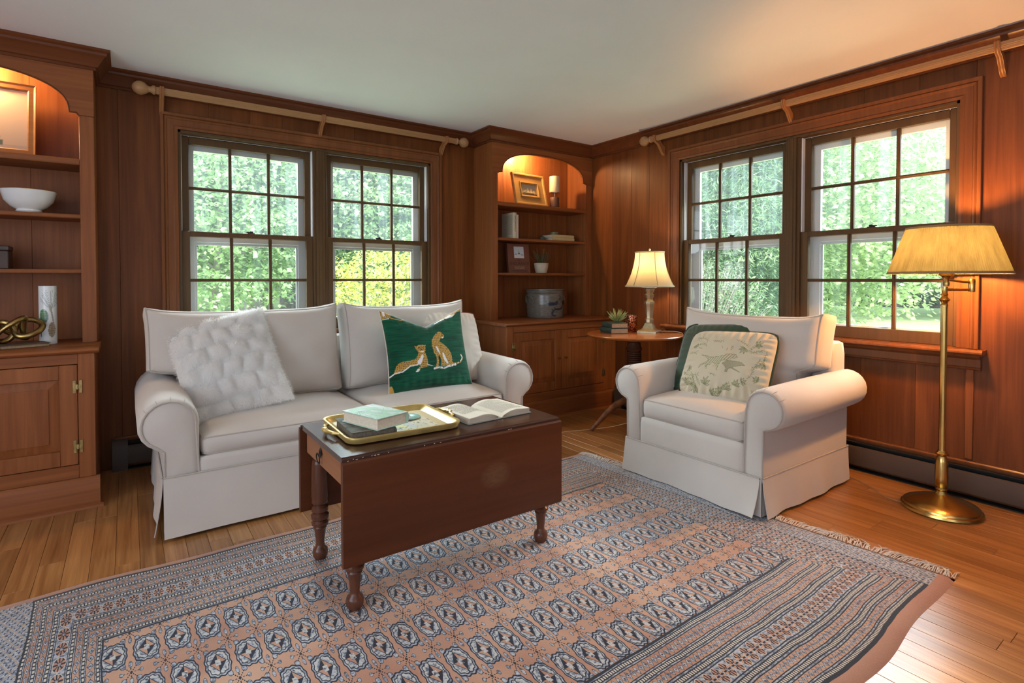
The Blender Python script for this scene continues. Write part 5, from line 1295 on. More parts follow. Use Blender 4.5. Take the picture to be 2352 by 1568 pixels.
f_ = ramp(nt, pl, [(0.3,(0.040,0.040,0.019)),(0.65,(0.058,0.061,0.031))]); nt.links.new(f_.k, tr.inputs[0]); setc(nt, p, ramp(nt, pl, [(0.3,(0.46,0.31,0.12)),(0.65,(0.58,0.42,0.17))]))
z0, z1, r0, r1 = 1.178, 1.412, 0.247, 0.168; NP = 150
def sh(i, k): a = 2*PI*i; r = r0+(r1-r0)*k; r *= 1+0.006*math.cos(a*NP/1.0*0.999 if False else a*NP); return (so.x+0.01+r*math.cos(a), so.y+r*math.sin(a), z0+(z1-z0)*k)
obj('shade', MB().grid(600, 2, sh, cu=True), M_sh2, t, smooth=0, label='yellow pleated fabric shade glowing')
def rc(k, d, i): a = 2*PI*i/60; r = r0+(r1-r0)*k+d; return (so.x+0.01+r*math.cos(a), so.y+r*math.sin(a), z0+(z1-z0)*k)
obj('shade_trim', MB().grid(60, 2, lambda i,j: (lambda a,k: (so.x+0.01+(r0+(r1-r0)*k+0.003)*math.cos(a), so.y+(r0+(r1-r0)*k+0.003)*math.sin(a), z0+(z1-z0)*k))(2*PI*i, j*0.05), cu=True).grid(60, 2, lambda i,j: (lambda a,k: (so.x+0.01+(r0+(r1-r0)*k+0.003)*math.cos(a), so.y+(r0+(r1-r0)*k+0.003)*math.sin(a), z0+(z1-z0)*k))(2*PI*i, 0.955+j*0.045), cu=True), plain('tan_braid',(0.30,0.19,0.08),0.8), t)
obj('harp', MB().tube(smooth_path([tuple(so+Vector((0,0.0,1.19))), tuple(so+Vector((0.0,0.05,1.24))), tuple(so+Vector((0,0.055,1.33))), tuple(so+Vector((0,0,1.41))), tuple(so+Vector((0,-0.055,1.33))), tuple(so+Vector((0,-0.05,1.24))), tuple(so+Vector((0,0,1.19)))]), 0.0025, 6).tube([(so.x-r1+0.012,so.y,1.408),(so.x+r1+0.008,so.y,1.408)],0.002,5), M_brass, t)
obj('bulb', MB().lathe([(0,1.235),(0.013,1.24),(0.015,1.265),(0.026,1.29),(0.027,1.308),(0.018,1.325),(0,1.33)], tuple(so), 18), M_glass, t, smooth=60)
light('floor_lamp_bulb', 'POINT', (fx_+so.x, fy_+so.y, 1.262), 70, (1.0,0.45,0.13), 0.036)
cd = thing('power_cord', 'thin brown cord lying on the floor from the floor lamp base', 'cord', (-0.35,-2.9,0))
obj('cord', MB().tube(smooth_path([(-0.40,-3.0,0.01),(-0.38,-2.9,0.004),(-0.30,-2.8,0.004),(-0.24,-2.7,0.004),(-0.2,-2.55,0.004)]), 0.003, 6), plain('brown_flex',(0.30,0.2,0.11),0.5), cd, world=True)

# ------------------------------------------------------------------ left bookcase things
ZC = 0.8055
t = thing('bowl', 'white embossed porcelain bowl on the second shelf of the left bookcase', 'bowl', (-4.047,-0.215,1.506))
obj('body', MB().lathe([(0,0),(0.05,0.0),(0.055,0.008),(0.05,0.014),(0.075,0.03),(0.1,0.06),(0.112,0.1),(0.116,0.113),(0.112,0.114),(0.105,0.1),(0.092,0.06),(0.06,0.03),(0,0.022)], (0,0,0), 64, mod=lambda a,z: 1+0.006*math.sin(9*a+30*z)*math.sin(z*45)), M_glazew, t, smooth=60)
obj('gilt_rim', MB().tube([(0.1145*math.cos(a),0.1145*math.sin(a),0.1135) for a in np.linspace(0,2*PI,48,endpoint=False)], 0.0016, 5, closed=True), M_gilt, t)
t = thing('vase', 'tall white cylinder vase printed with pine cones, on the left bookcase counter', 'vase', (-3.975,-0.24,ZC))
def vase_col(u, v, P):
    a = (u*2*PI); px = np.sin(a-4.1)*95*0+((u*360-275+180) % 360-180)*1.15; py = v*310   # px in mm-ish across the visible face
    pt = Paint(px, py, (0.80,0.83,0.82)); RR = random.Random(1)
    for k in range(26):
        b = RR.uniform(0.4,2.7); pt.line([(20,185),(20+95*math.cos(b)+RR.uniform(-8,8),185+105*math.sin(b))], 1.6, (0.30,0.37,0.36))
    pt.line([(44,95),(34,140),(20,190)], 12, (0.38,0.35,0.31)); pt.ell(18,190,10,18,(0.45,0.42,0.34),0.2)
    m = pt.ell(-32,150,34,38,(0.10,0.22,0.14),0.5); pt.where(m&(np.sin((px+py)/3.2)*np.sin((px-py)/3.2) > 0.15), (0.32,0.48,0.26)); pt.where(m&(px>-20)&(np.sin((px+py)/3.2)*np.sin((px-py)/3.2) < -0.3), (0.05,0.10,0.16))
    m = pt.ell(28,76,28,40,(0.30,0.22,0.15),-0.1); pt.where(m&(np.sin((px+py)/3.4)*np.sin((px-py)/3.4) > 0.1), (0.56,0.47,0.33)); pt.where(m&(np.sin((px+py)/3.4)*np.sin((px-py)/3.4) < -0.45), (0.12,0.08,0.06))
    pt.ell(-55,62,6,12,(0.34,0.12,0.07)); pt.ell(-53,45,3,8,(0.1,0.06,0.04))
    return pt.c
gridmesh('body', 120, 110, lambda u,v: np.stack([0.0385*np.cos(2*PI*u),0.0385*np.sin(2*PI*u),v*0.31],1), M_vglaze, t, vase_col)
obj('inside', MB().lathe([(0.0385,0.31),(0.036,0.31),(0.034,0.02),(0,0.02)], (0,0,0), 40).lathe([(0,0),(0.0385,0),(0.0385,0.001)], (0,0,0), 40), M_glazew, t)
book('worn_book', 'thin worn brown book under the brass knot on the left bookcase counter', place(-4.07,-0.355,ZC,math.radians(20)), 0.20, 0.135, 0.018, plain('worn_brown',(0.14,0.085,0.05),0.7,var=0.4,scale=20), plain('old_pages2',(0.40,0.28,0.15),0.8,var=0.2,scale=100))
kn = thing('knot_sculpture', 'polished brass ribbon knot sculpture on the thin worn book', 'sculpture', (-4.085,-0.325,ZC+0.0185))
pts = []; n = 150
for k in range(n):
    a = 2*PI*k/n; r = 0.058*(1+0.62*math.cos(3*a)); pts.append((1.06*r*math.cos(2*a)-0.005, 0.75*r*math.sin(2*a), 0.062+0.048*math.sin(3*a)+0.014*math.cos(2*a+0.7)))
zm_ = min(p[2] for p in pts); pts = [(a,b_,c-zm_+0.0117) for a,b_,c in pts]
obj('ribbon', MB().tube(pts, 0.0115, 12, closed=True, flat=1.3), M_brassd, kn, smooth=60)
t = thing('framed_print', 'large wood-framed picture leaning on the top shelf of the left bookcase', 'picture')
t.matrix_world = Matrix.Translation((-4.30,-0.172,1.808)) @ Matrix.Rotation(math.radians(-10),4,'X')
fw_, fh_ = 0.56, 0.40
def frame_parts(t, w, h, b, m, prof, z0=0):
    pth = [(-w/2+b,z0+b),(-w/2+b,z0+h-b),(w/2-b,z0+h-b),(w/2-b,z0+b)]
    obj('frame', MB().sweep(pth, [(-o,hh) for o,hh in prof], lambda a,c,hh: (a,hh,c), closed=True), m, t, smooth=25)
M_fw = wood('frame_wood', (0.24,0.105,0.035), (0.40,0.19,0.07), 'x', fine=60, vary=0)
frame_parts(t, fw_, fh_, 0.035, M_fw, [(0,0),(0,-0.012),(0.006,-0.016),(0.026,-0.016),(0.035,-0.022),(0.035,0)])
def skypic(u, v, P):
    x, y = u*100, v*100; pt = Paint(x, y, (0.60,0.48,0.34)); pt.c = pt.c*(0.75+0.35*v)[:,None]+np.array([0.05,0.0,0.0])
    pt.where(y < 6, (0.42,0.32,0.25)); pt.poly([(20,10),(70,9),(76,6),(78,20),(72,23),(55,24),(20,22)], (0.10,0.10,0.09)); pt.poly([(20,5),(80,5),(80,14),(20,14)], (0.09,0.13,0.10))
    pt.line([(50,40),(72,47)], 0.6, (0.2,0.12,0.08)); pt.line([(60,24),(92,24)], 0.5, (0.35,0.2,0.14)); return pt.c
gridmesh('print', 90, 70, lambda u,v: np.stack([(u-0.5)*(fw_-0.07),np.full(len(u),-0.004),0.035+v*(fh_-0.07)],1), M_vprint, t, skypic)
obj('backing', MB().box(-fw_/2+0.01,fw_/2-0.01,-0.001,0.012,0.008,fh_-0.008), plain('backing_board',(0.25,0.16,0.09),0.8), t)
t = thing('dark_block', 'dark brown block cut by the left edge on the third shelf of the left bookcase', 'box', (-4.21,-0.2,1.2055))  # unidentified dark shape at the edge, modelled as a closed block
obj('body', MB().box(-0.085,0.085,-0.06,0.06,0,0.095,0.004), plain('dark_brown',(0.05,0.028,0.02),0.5,var=0.3), t)
obj('lid', MB().box(-0.088,0.088,-0.063,0.063,0.095,0.12,0.004), plain('dark_brown_lid',(0.055,0.03,0.02),0.45,var=0.3), t)

# ------------------------------------------------------------------ corner bookcase things
t = thing('ship_painting', 'small ship painting in a wide gilt frame leaning on the corner bookcase top shelf', 'picture')
t.matrix_world = Matrix.Translation((-0.655,-0.185,1.8075)) @ Matrix.Rotation(math.radians(3),4,'Z') @ Matrix.Rotation(math.radians(-14),4,'X')
w_, h_ = 0.375, 0.30
M_gw = wood('gilt_wood', (0.36,0.2,0.06), (0.52,0.33,0.12), 'x', fine=50, vary=0, rough=0.3)
frame_parts(t, w_, h_, 0.1, M_gw, [(0,0.0),(0,-0.008),(0.008,-0.012),(0.012,-0.02),(0.02,-0.02),(0.024,-0.012),(0.075,-0.016),(0.082,-0.024),(0.094,-0.026),(0.1,-0.02),(0.1,0.0)])
def ship(u, v, P):
    x, y = u*100, v*80; pt = Paint(x, y, (0.44,0.38,0.22)); pt.c = pt.c*(0.8+0.35*vnoise(x/14,y/10,3))[:,None]; pt.where((y>50)&(vnoise(x/20,y/14,6)>0.5), (0.42,0.42,0.34))
    pt.where(y < 16, (0.16,0.10,0.05)); pt.where(y < 9, (0.06,0.035,0.02)); pt.poly([(0,24),(30,19),(82,19),(80,10),(34,9),(24,14)], (0.07,0.03,0.02)); pt.poly([(80,18),(100,16),(100,20),(82,21)], (0.5,0.36,0.2))
    for (a,b,c,d) in ((36,24,52,34),(37,35,50,46),(39,47,48,56),(58,24,73,34),(59,35,72,46),(61,47,70,56),(77,24,88,42)): pt.poly([(a,b),(c,b),(c-1.5,d),(a+1.5,d)], (0.82,0.70,0.42))
    for k in range(4): pt.line([(2+k*6,24+k),(34,44-k*2)], 1.5, (0.78,0.68,0.44))
    return pt.c
gridmesh('canvas', 90, 72, lambda u,v: np.stack([(u-0.5)*0.178,np.full(len(u),-0.003),0.099+v*0.102],1), M_vprint, t, ship)
obj('backing', MB().box(-w_/2+0.005,w_/2-0.005,0,0.006,0.005,h_-0.005), M_fw, t)
t = thing('candle_stand', 'pillar candle on a chrome and dark wood stand beside the ship painting', 'candle holder', (-0.383,-0.185,1.8055))
obj('wood_foot', MB().lathe([(0,0),(0.041,0),(0.044,0.004),(0.044,0.098),(0.041,0.102),(0,0.102)], (0,0,0), 28), plain('dark_turned_wood',(0.10,0.045,0.025),0.45,var=0.2), t)
obj('chrome_stem', MB().lathe([(0,0.1),(0.005,0.1),(0.005,0.138),(0.012,0.14),(0.053,0.143),(0.053,0.147),(0,0.147)], (0,0,0), 28), M_chrome, t)
obj('candle', MB().lathe([(0,0.147),(0.047,0.147),(0.048,0.15),(0.048,0.292),(0.045,0.297),(0,0.295)], (0,0,0), 32), plain('ivory_wax',(0.74,0.55,0.34),0.5,var=0.08,scale=5), t)
obj('wick', MB().tube([(0,0,0.294),(0.001,0,0.303)],0.001,5), M_ink, t)
def upright(name, label, x0, x1, d, h, cover, z, yb):
    M = Matrix.Translation(((x0+x1)/2, yb, z+h/2)) @ Matrix.Rotation(PI/2,4,'Y') @ Matrix.Rotation(0,4,'Z')
    # thickness along x, spine towards the room
    t = thing(name, label, 'book', (((x0+x1)/2), yb, z)); w = x1-x0
    c = MB().box(-w/2,-w/2+0.003,-d/2,d/2,0,h,0.001).box(w/2-0.003,w/2,-d/2,d/2,0,h,0.001)
    c.prism([(-w/2,-d/2+0.004),(-w/2+0.001,-d/2),(-w/4,-d/2-0.004),(w/4,-d/2-0.004),(w/2-0.001,-d/2),(w/2,-d/2+0.004)], lambda x,y,zz: (x,y,zz), 0, h)
    obj('cover', c, cover, t); obj('page_block', MB().box(-w/2+0.003,w/2-0.003,-d/2+0.003,d/2-0.005,0.004,h-0.004), M_paper, t); return t
M_ivb = plain('ivory_jacket',(0.60,0.54,0.40),0.5,var=0.1); M_olive = plain('olive_jacket',(0.40,0.38,0.24),0.55,var=0.1)
b1 = upright('standing_book', 'thick ivory-spined book standing on the corner bookcase, taller of the two', -0.905,-0.866,0.17,0.222,M_ivb,1.5055,-0.165)
RR = random.Random(6); sc2 = MB()
for k in range(13): z = 0.06+k*0.0105; a = RR.uniform(-0.006,0.002); sc2.add([(a,-0.0893,z),(a+RR.uniform(0.004,0.009),-0.0893,z+0.001),(a+0.007,-0.0893,z+RR.uniform(0.005,0.009)),(a+0.001,-0.0893,z+0.006)], [(0,1,2,3)])
obj('spine_script', sc2, M_ink, b1, kind='stuff', label='black script down the spine', smooth=0)
lt = MB()
for k in range(22):
    z = 0.2-k*0.0078; lt.add([(-0.0198,-0.07,z),(-0.0198,0.05-0.03*RR.random(),z),(-0.0198,0.05-0.03*RR.random(),z-0.0022),(-0.0198,-0.07,z-0.0022)], [(0,1,2,3)])
obj('back_text', lt, plain('olive_print',(0.22,0.2,0.12),0.8), b1, kind='stuff', smooth=0)
upright('standing_book', 'thin pale book standing right against the thick ivory book', -0.864,-0.842,0.165,0.205,plain('pale_pink_jacket',(0.60,0.48,0.38),0.5),1.5055,-0.165)
M_yl = plain('yellow_board',(0.62,0.50,0.25),0.6,var=0.06)
book('yellow_book', 'pale yellow book lying on the corner bookcase, lower of the pair', place(-0.325,-0.165,1.5055,math.radians(90)), 0.16, 0.265, 0.028, M_yl, M_paper)
book('yellow_book', 'pale yellow book lying on the corner bookcase, upper of the pair', place(-0.323,-0.163,1.534,math.radians(90)), 0.155, 0.26, 0.026, M_yl, M_paper)
t = thing('lidded_tin', 'little olive tin on top of the stacked yellow books', 'tin', (-0.34,-0.13,1.5605))
obj('body', MB().lathe([(0,0),(0.036,0),(0.036,0.022),(0,0.022)], (0,0,0), 24), plain('olive_tin',(0.20,0.19,0.10),0.4), t); obj('lid', MB().lathe([(0,0.022),(0.038,0.022),(0.038,0.031),(0.034,0.034),(0,0.034)], (0,0,0), 24), plain('olive_lid',(0.24,0.22,0.12),0.4), t)
t = thing('glass_weight', 'small dark grey-green glass lump beside the yellow books', 'paperweight', (-0.515,-0.17,1.5055))
obj('body', MB().lathe([(0,0),(0.026,0.0),(0.03,0.012),(0.024,0.03),(0.012,0.038),(0,0.04)], (0,0,0), 9), plain('smoky_glass',(0.09,0.10,0.08),0.15), t, smooth=20)
t = thing('shipwreck_book', 'brown hardback with a ship photograph on its cover, propped on the third shelf', 'book')
t.matrix_world = Matrix.Translation((-0.78,-0.185,1.2065)) @ Matrix.Rotation(math.radians(-7),4,'X')
M_brn = plain('brown_jacket',(0.17,0.062,0.038),0.5,var=0.08)
obj('cover', MB().box(-0.118,0.118,0.0,0.003,0,0.262,0.001).box(-0.118,0.118,0.027,0.03,0,0.262,0.001).box(-0.121,-0.117,0.0,0.03,0,0.262,0.001), M_brn, t); obj('page_block', MB().box(-0.116,0.114,0.003,0.027,0.004,0.258), M_paper, t)
def shipphoto(u, v, P):
    x, y = u*100, v*110; pt = Paint(x, y, (0.62,0.68,0.72)); pt.where(y < 36, (0.68,0.70,0.71)); pt.poly([(38,38),(62,38),(60,48),(40,48)], (0.06,0.09,0.14)); pt.poly([(44,48),(50,92),(56,48)], (0.28,0.36,0.42)); pt.line([(50,40),(50,95)], 2, (0.15,0.2,0.25))
    pt.poly([(5,30),(30,34),(34,40),(12,44)], (0.25,0.33,0.38)); pt.poly([(62,32),(95,22),(95,34),(75,40)], (0.33,0.40,0.44)); return pt.c
gridmesh('cover_photo', 50, 54, lambda u,v: np.stack([-0.052+u*0.108,np.full(len(u),-0.0008),0.132+v*0.104],1), M_vprint, t, shipphoto)
RX = Matrix.Rotation(PI/2,4,'X'); M_dkred = plain('dark_lettering',(0.05,0.018,0.012),0.6); M_ltink = plain('tan_lettering',(0.5,0.36,0.26),0.6)
text('title_lettering', 'The', 0.018, Matrix.Translation((0.0,-0.0012,0.104)) @ RX, M_dkred, t)
text('title_lettering', 'ENDURANCE', 0.035, Matrix.Translation((0.0,-0.0012,0.072)) @ RX, M_dkred, t)
text('subtitle_lettering', "Shackleton's Legendary\nAntarctic Expedition", 0.0125, Matrix.Translation((0.0,-0.0012,0.05)) @ RX, M_ltink, t)
text('author_lettering', 'CAROLINE ALEXANDER', 0.0165, Matrix.Translation((0.0,-0.0012,0.014)) @ RX, M_dkred, t)
t = thing('potted_rosemary', 'little rosemary plant in a cream pot on the third shelf', 'plant', (-0.552,-0.2,1.2055))
obj('pot', MB().lathe([(0,0),(0.048,0),(0.052,0.004),(0.062,0.05),(0.064,0.078),(0.067,0.08),(0.067,0.09),(0.062,0.092),(0.058,0.078),(0,0.075)], (0,0,0), 36), plain('cream_stoneware',(0.55,0.49,0.38),0.55,var=0.06), t)
M_ros = plain('rosemary_leaf',(0.07,0.13,0.05),0.6,var=0.5,scale=40); M_rst = plain('rosemary_stem',(0.16,0.12,0.06),0.7)
RR = random.Random(8); nd = MB(); stm = MB()
for k in range(38):
    az = RR.uniform(0,2*PI); sp2 = RR.uniform(0.25,1.35); l = RR.uniform(0.07,0.135); b0 = Vector((0.03*math.cos(az)*RR.random(),0.03*math.sin(az)*RR.random(),0.078)); d = Vector((math.cos(az)*sp2,math.sin(az)*sp2*0.8,0.95)).normalized()
    pts = [b0+d*l*q+Vector((0,0,0.02*q*q)) for q in (0,0.33,0.66,1)]; stm.tube([tuple(q) for q in pts], 0.0014, 4)
    for m_ in range(26):
        q = 0.15+0.85*m_/26; bpt = b0+d*l*q+Vector((0,0,0.02*q*q)); a2 = RR.uniform(0,2*PI); dd = (Vector((math.cos(a2),math.sin(a2),0.5))+d*0.5).normalized(); sd = dd.cross(Vector((0,0,1))).normalized()*0.0013
        e_ = bpt+dd*RR.uniform(0.014,0.024); nd.add([tuple(bpt-sd),tuple(bpt+sd),tuple(e_)], [(0,1,2)])
obj('stems', stm, M_rst, t, kind='stuff'); obj('leaves', nd, M_ros, t, kind='stuff', smooth=0)
t = thing('stoneware_crock', 'salt-glazed grey stoneware crock with cobalt birds on the corner bookcase counter', 'crock', (-0.545,-0.25,ZC))
def crockp(v): return np.interp(v, [0,0.02,0.1,0.5,0.85,0.9,0.93,0.955,1.0], [0.158,0.165,0.168,0.172,0.17,0.166,0.172,0.176,0.174])
CH = 0.242
def crock_col(u, v, P):
    px = ((u*360-232+180) % 360-180)*3.0; py = v*250; pt = Paint(px, py, (0.15,0.138,0.115)); pt.c = pt.c*(0.78+0.45*vnoise(px/18,py/6,2))[:,None]
    B = (0.018,0.028,0.05)
    pt.ell(55,132,44,16,B); pt.ell(96,136,20,17,B); pt.line([(12,130),(2,150),(6,162)], 7, B); pt.line([(-8,128),(20,130)], 6, B); pt.line([(112,140),(130,128)], 5, B); pt.ell(108,150,12,9,B)
    pt.line([(135,170),(150,190),(145,212)], 8, B); pt.line([(125,165),(150,185)], 5, B); pt.ell(160,172,9,8,(0.08,0.09,0.06)); pt.ell(205,140,26,24,B)
    pt.line([(180,118),(172,95),(140,82),(110,84),(80,78),(62,58),(60,38),(76,26)], 11, B); pt.ell(118,84,26,9,B); pt.ell(88,26,9,7,B); pt.line([(85,95),(95,80)], 14, B); pt.line([(62,82),(75,60)], 10, B)
    return pt.c
gridmesh('body', 150, 90, lambda u,v: np.stack([crockp(v)*np.cos(2*PI*u),crockp(v)*np.sin(2*PI*u),v*CH],1), M_vglaze, t, crock_col)
M_salt = plain('salt_glaze',(0.14,0.13,0.105),0.22,var=0.2,scale=20)
obj('rim', MB().lathe([(0.174,CH-0.001),(0.181,CH+0.004),(0.181,CH+0.013),(0.176,CH+0.016),(0.158,CH+0.013),(0.152,CH-0.02),(0.148,0.02),(0,0.02)], (0,0,0), 60), M_salt, t)
for a in (math.radians(176), math.radians(356)):
    hp = []
    for k in range(11):
        q = k/10*PI; aa = a+0.36*math.cos(q); r = 0.170+0.016*math.sin(q)**0.6; hp.append((r*math.cos(aa), r*math.sin(aa), 0.135+0.068*math.sin(q)))
    obj('lug_handle', MB().tube(hp, 0.0085, 8), M_salt, t)
# ------------------------------------------------------------------ garden outside
M_lawn, nt, p = newmat('lawn_grass')
n = noise(nt, coords(nt), 1.2, 5, 0.6); n2 = noise(nt, coords(nt), 60, 3)
setc(nt, p, ramp(nt, n*0.6+n2*0.4, [(0.35,(0.34,0.42,0.20)),(0.65,(0.50,0.58,0.32))])); p.inputs['Roughness'].default_value = 0.95; bump(nt, p, n2, 0.5, 0.03)
def gz(x, y):
    d = np.maximum(np.maximum(x, y), 0); return -0.35+0.048*np.clip(d-11, 0, 12)+0.0*d
def lawn_fn(u, v):
    x = -40+u*110; y = -40+v*110; z = gz(x, y); inside = (x < 0.3)&(y < 0.3)&(x > -6.8)&(y > -7.3)
    return np.stack([x, y, np.where((x < 0.5)&(y < 0.5), -0.45, z)],1)
g = gridmesh('ground', 111, 111, lawn_fn, M_lawn); g['kind'] = 'structure'; g['label'] = 'sunlit green lawn outside the windows'; g['category'] = 'lawn'
def leafmat(name, a, b, c, fac=0.45, sc_=2.0):
    m, nt, p, tr = translucent(name, b, fac, b)
    n = noise(nt, coords(nt), sc_, 4); n3 = noise(nt, coords(nt), 37, 1); f = n*0.6+n3*0.4
    col = ramp(nt, f, [(0.36,a),(0.5,b),(0.64,c)]); setc(nt, p, col); nt.links.new(col.k, tr.inputs[0]); p.inputs['Roughness'].default_value = 0.55
    return m
M_maple = leafmat('maple_leaf', (0.22,0.34,0.16), (0.36,0.50,0.26), (0.52,0.62,0.34))
M_dec = leafmat('light_leaf', (0.30,0.42,0.20), (0.46,0.58,0.30), (0.60,0.70,0.40))
M_pine = leafmat('pine_needle', (0.10,0.19,0.11), (0.22,0.34,0.18), (0.38,0.50,0.25), 0.3)
M_shrub = leafmat('golden_leaf', (0.24,0.30,0.06), (0.50,0.52,0.11), (0.66,0.60,0.16), 0.35, 5)
M_rhodo = leafmat('rhododendron_leaf', (0.18,0.26,0.13), (0.34,0.45,0.20), (0.54,0.62,0.30), 0.3)
M_darkb = leafmat('dark_shrub_leaf', (0.08,0.11,0.06), (0.15,0.19,0.10), (0.34,0.40,0.24), 0.3, 6)
M_bark = plain('grey_bark', (0.23,0.20,0.18), 0.95, var=0.35, scale=9, bumps=0.6)
M_mulch = plain('mulch', (0.17,0.10,0.075), 0.95, var=0.4, scale=14, bumps=0.5)
def foliage(nc, per, rad, size, flat=0.25, spread=0.45, droop=0.3, seed=0, shell=0.5, aspect=0.75, narrow=False, low=-1.0):
    R = np.random.default_rng(seed); c = []
    while len(c) < nc:
        q = R.uniform(-1,1,(nc*4,3)); r = np.linalg.norm(q,axis=1); q = q[(r < 1)&(r > shell*R.random(len(r))**0.5)&(q[:,2] > low)]; c = q[:nc] if len(c) == 0 else np.concatenate([c,q])[:nc]
    c = np.asarray(c)*np.array(rad)
    c[:,2] += 0.25*rad[2]*(vnoise(c[:,0]*1.1+40,c[:,1]*1.1+40,seed)-0.5)
    n = nc*per; cc = np.repeat(c, per, 0); off = R.normal(0,1,(n,3))*np.array([spread,spread,spread*flat]); rr2 = np.linalg.norm(off[:,:2],axis=1); off[:,2] -= droop*rr2**1.5
    P = cc+off; nrm = np.stack([off[:,0]*0.5,off[:,1]*0.5,np.full(n,0.8)],1)+R.normal(0,0.45,(n,3)); nrm /= np.linalg.norm(nrm,axis=1,keepdims=True)
    t = np.stack([off[:,0],off[:,1],-0.25*np.ones(n)],1)+R.normal(0,0.3,(n,3)); t -= nrm*np.sum(t*nrm,1,keepdims=True); t /= np.linalg.norm(t,axis=1,keepdims=True)+1e-9
    b = np.cross(nrm,t); s = size*(0.65+0.7*R.random((n,1))); w = s*aspect*0.5
    V = np.concatenate([P-t*s*0.5, P+b*w-t*s*0.05, P+t*s*0.6, P-b*w-t*s*0.05],0)
    F = np.stack([np.arange(n),np.arange(n)+n,np.arange(n)+2*n,np.arange(n)+3*n],1); return V, F
def tree(name, label, loc, m, rad, cz, trunk, nc, per, size, seed, group=None, branches=5, **k):
    t = thing(name, label, 'tree', loc, 0, group)
    V, F = foliage(nc, per, rad, size, seed=seed, **k); V = V+np.array([0,0,cz]); rawmesh('foliage', V.astype(np.float32), F, m, t, kind='stuff')
    R = random.Random(seed); tb = MB(); lean = R.uniform(-0.2,0.2)
    tb.tube([(0,0,-0.3),(lean*0.1,0,cz*0.3),(lean*0.5,0.05,cz*0.7),(lean,0,cz+rad[2]*0.4)], [trunk*1.25,trunk,trunk*0.8,trunk*0.3], 12)
    for q in range(branches):
        a = R.uniform(0,2*PI); z = cz-rad[2]*R.uniform(0.2,0.75); z = max(z, 1.2); l = R.uniform(0.5,0.8)*rad[0]
        tb.tube([(lean*0.4,0,z),(l*0.5*math.cos(a),l*0.5*math.sin(a),z+0.35*l),(l*math.cos(a),l*math.sin(a),z+0.45*l)], [trunk*0.4,trunk*0.25,trunk*0.1], 7)
    obj('trunk', tb, M_bark, t, smooth=60); return t
def again(src, loc, rz, s, label):
    c = copy_tree(src); c.location = loc; c.rotation_euler = (0,0,rz); c.scale = (s,s,s); c['label'] = label; return c
G = lambda x, y: float(gz(np.array(float(x)), np.array(float(y))))
A = tree('maple_tree', 'large maple with a thick grey trunk seen through the left sashes of the sofa window', (-0.96,10.8,G(-0.96,10.8)), M_maple, (4.6,4.2,4.0), 4.6, 0.36, 3400, 22, 0.115, 1, spread=0.42, flat=0.16, droop=0.28, low=-0.74)
B = tree('maple_tree', 'slim young maple nearest the left edge of the sofa window', (-2.35,7.2,-0.35), M_maple, (1.9,1.7,2.1), 2.75, 0.075, 900, 20, 0.085, 2, spread=0.28, flat=0.16, droop=0.3, low=-0.8)
again(A, (0.75,14.5,G(0.75,14.5)), 2.0, 0.95, 'maple with a dark trunk just left of the sofa window mullion')
again(A, (2.6,11.6,G(2.6,11.6)), 4.1, 0.92, 'maple with two trunks rising behind the golden shrub')
again(B, (1.15,8.6,-0.35), 1.0, 0.95, 'slim leaning maple above the golden shrub')
again(A, (-3.4,15.5,G(-3.4,15.5)), 1.2, 1.1, 'tall maple filling the upper left panes of the sofa window')
again(A, (-6.5,24,G(0,24)), 3.0, 1.35, 'distant maple beyond the lawn, leftmost of the far row')
again(A, (1.5,27,G(0,27)), 0.6, 1.45, 'distant maple beyond the lawn, middle of the far row')
again(A, (10.5,25,G(0,25)), 5.0, 1.4, 'distant maple beyond the lawn, rightmost of the far row')
S = thing('golden_shrub', 'rounded golden-green shrub outside the right half of the sofa window', 'shrub', (-0.15,3.6,-0.35))
V, F = foliage(1500, 16, (1.42,1.2,1.25), 0.05, seed=5, spread=0.09, flat=0.8, droop=0.0, shell=0.93, aspect=0.7)
rawmesh('foliage', (V+np.array([0,0,0.75])).astype(np.float32), F, M_shrub, S, kind='stuff')
tb = MB(); RR = random.Random(3)
for k in range(40):
    a = RR.uniform(0,2*PI); e = RR.uniform(0.1,1.4); r = 1.12; tb.tube([(0,0,-0.05),(0.5*r*math.cos(a)*math.cos(e),0.5*r*math.sin(a)*math.cos(e),0.35+0.4*math.sin(e)),(1.15*r*math.cos(a)*math.cos(e),r*math.sin(a)*math.cos(e),0.7+1.05*math.sin(e))], [0.02,0.012,0.005], 5)
obj('twigs', tb, M_bark, S, kind='stuff')
# right-hand garden
PN = thing('pine_tree', 'fluffy white pine close outside the left half of the armchair window', 'tree', (5.0,1.55,-0.35))
V, F = foliage(1000, 80, (1.75,1.55,3.1), 0.12, seed=7, spread=0.15, flat=0.55, droop=-0.1, shell=0.75, aspect=0.12)
rawmesh('foliage', (V+np.array([0,0,2.9])).astype(np.float32), F, M_pine, PN, kind='stuff')
V, F = foliage(900, 40, (1.4,1.25,2.9), 0.10, seed=17, spread=0.2, flat=0.5, droop=0.0, shell=0.6, aspect=0.3)
rawmesh('inner_foliage', (V+np.array([0,0,2.9])).astype(np.float32), F, M_pine, PN, kind='stuff')
tb = MB().tube([(0,0,-0.1),(0,0,3),(0,0,5.5)], [0.14,0.1,0.03], 10); RR = random.Random(5)
for k in range(26):
    a = RR.uniform(0,2*PI); z = RR.uniform(0.5,4.8); l = RR.uniform(0.8,1.4); tb.tube([(0,0,z),(l*math.cos(a),l*math.sin(a),z+0.2)], [0.03,0.008], 5)
obj('trunk', tb, M_bark, PN)
DS = thing('dark_shrub', 'dark twiggy shrub under the pine outside the armchair window', 'shrub', (3.05,0.75,-0.35))
V, F = foliage(700, 14, (1.0,1.15,1.1), 0.035, seed=8, spread=0.1, flat=0.8, droop=0, shell=0.5, aspect=0.6)
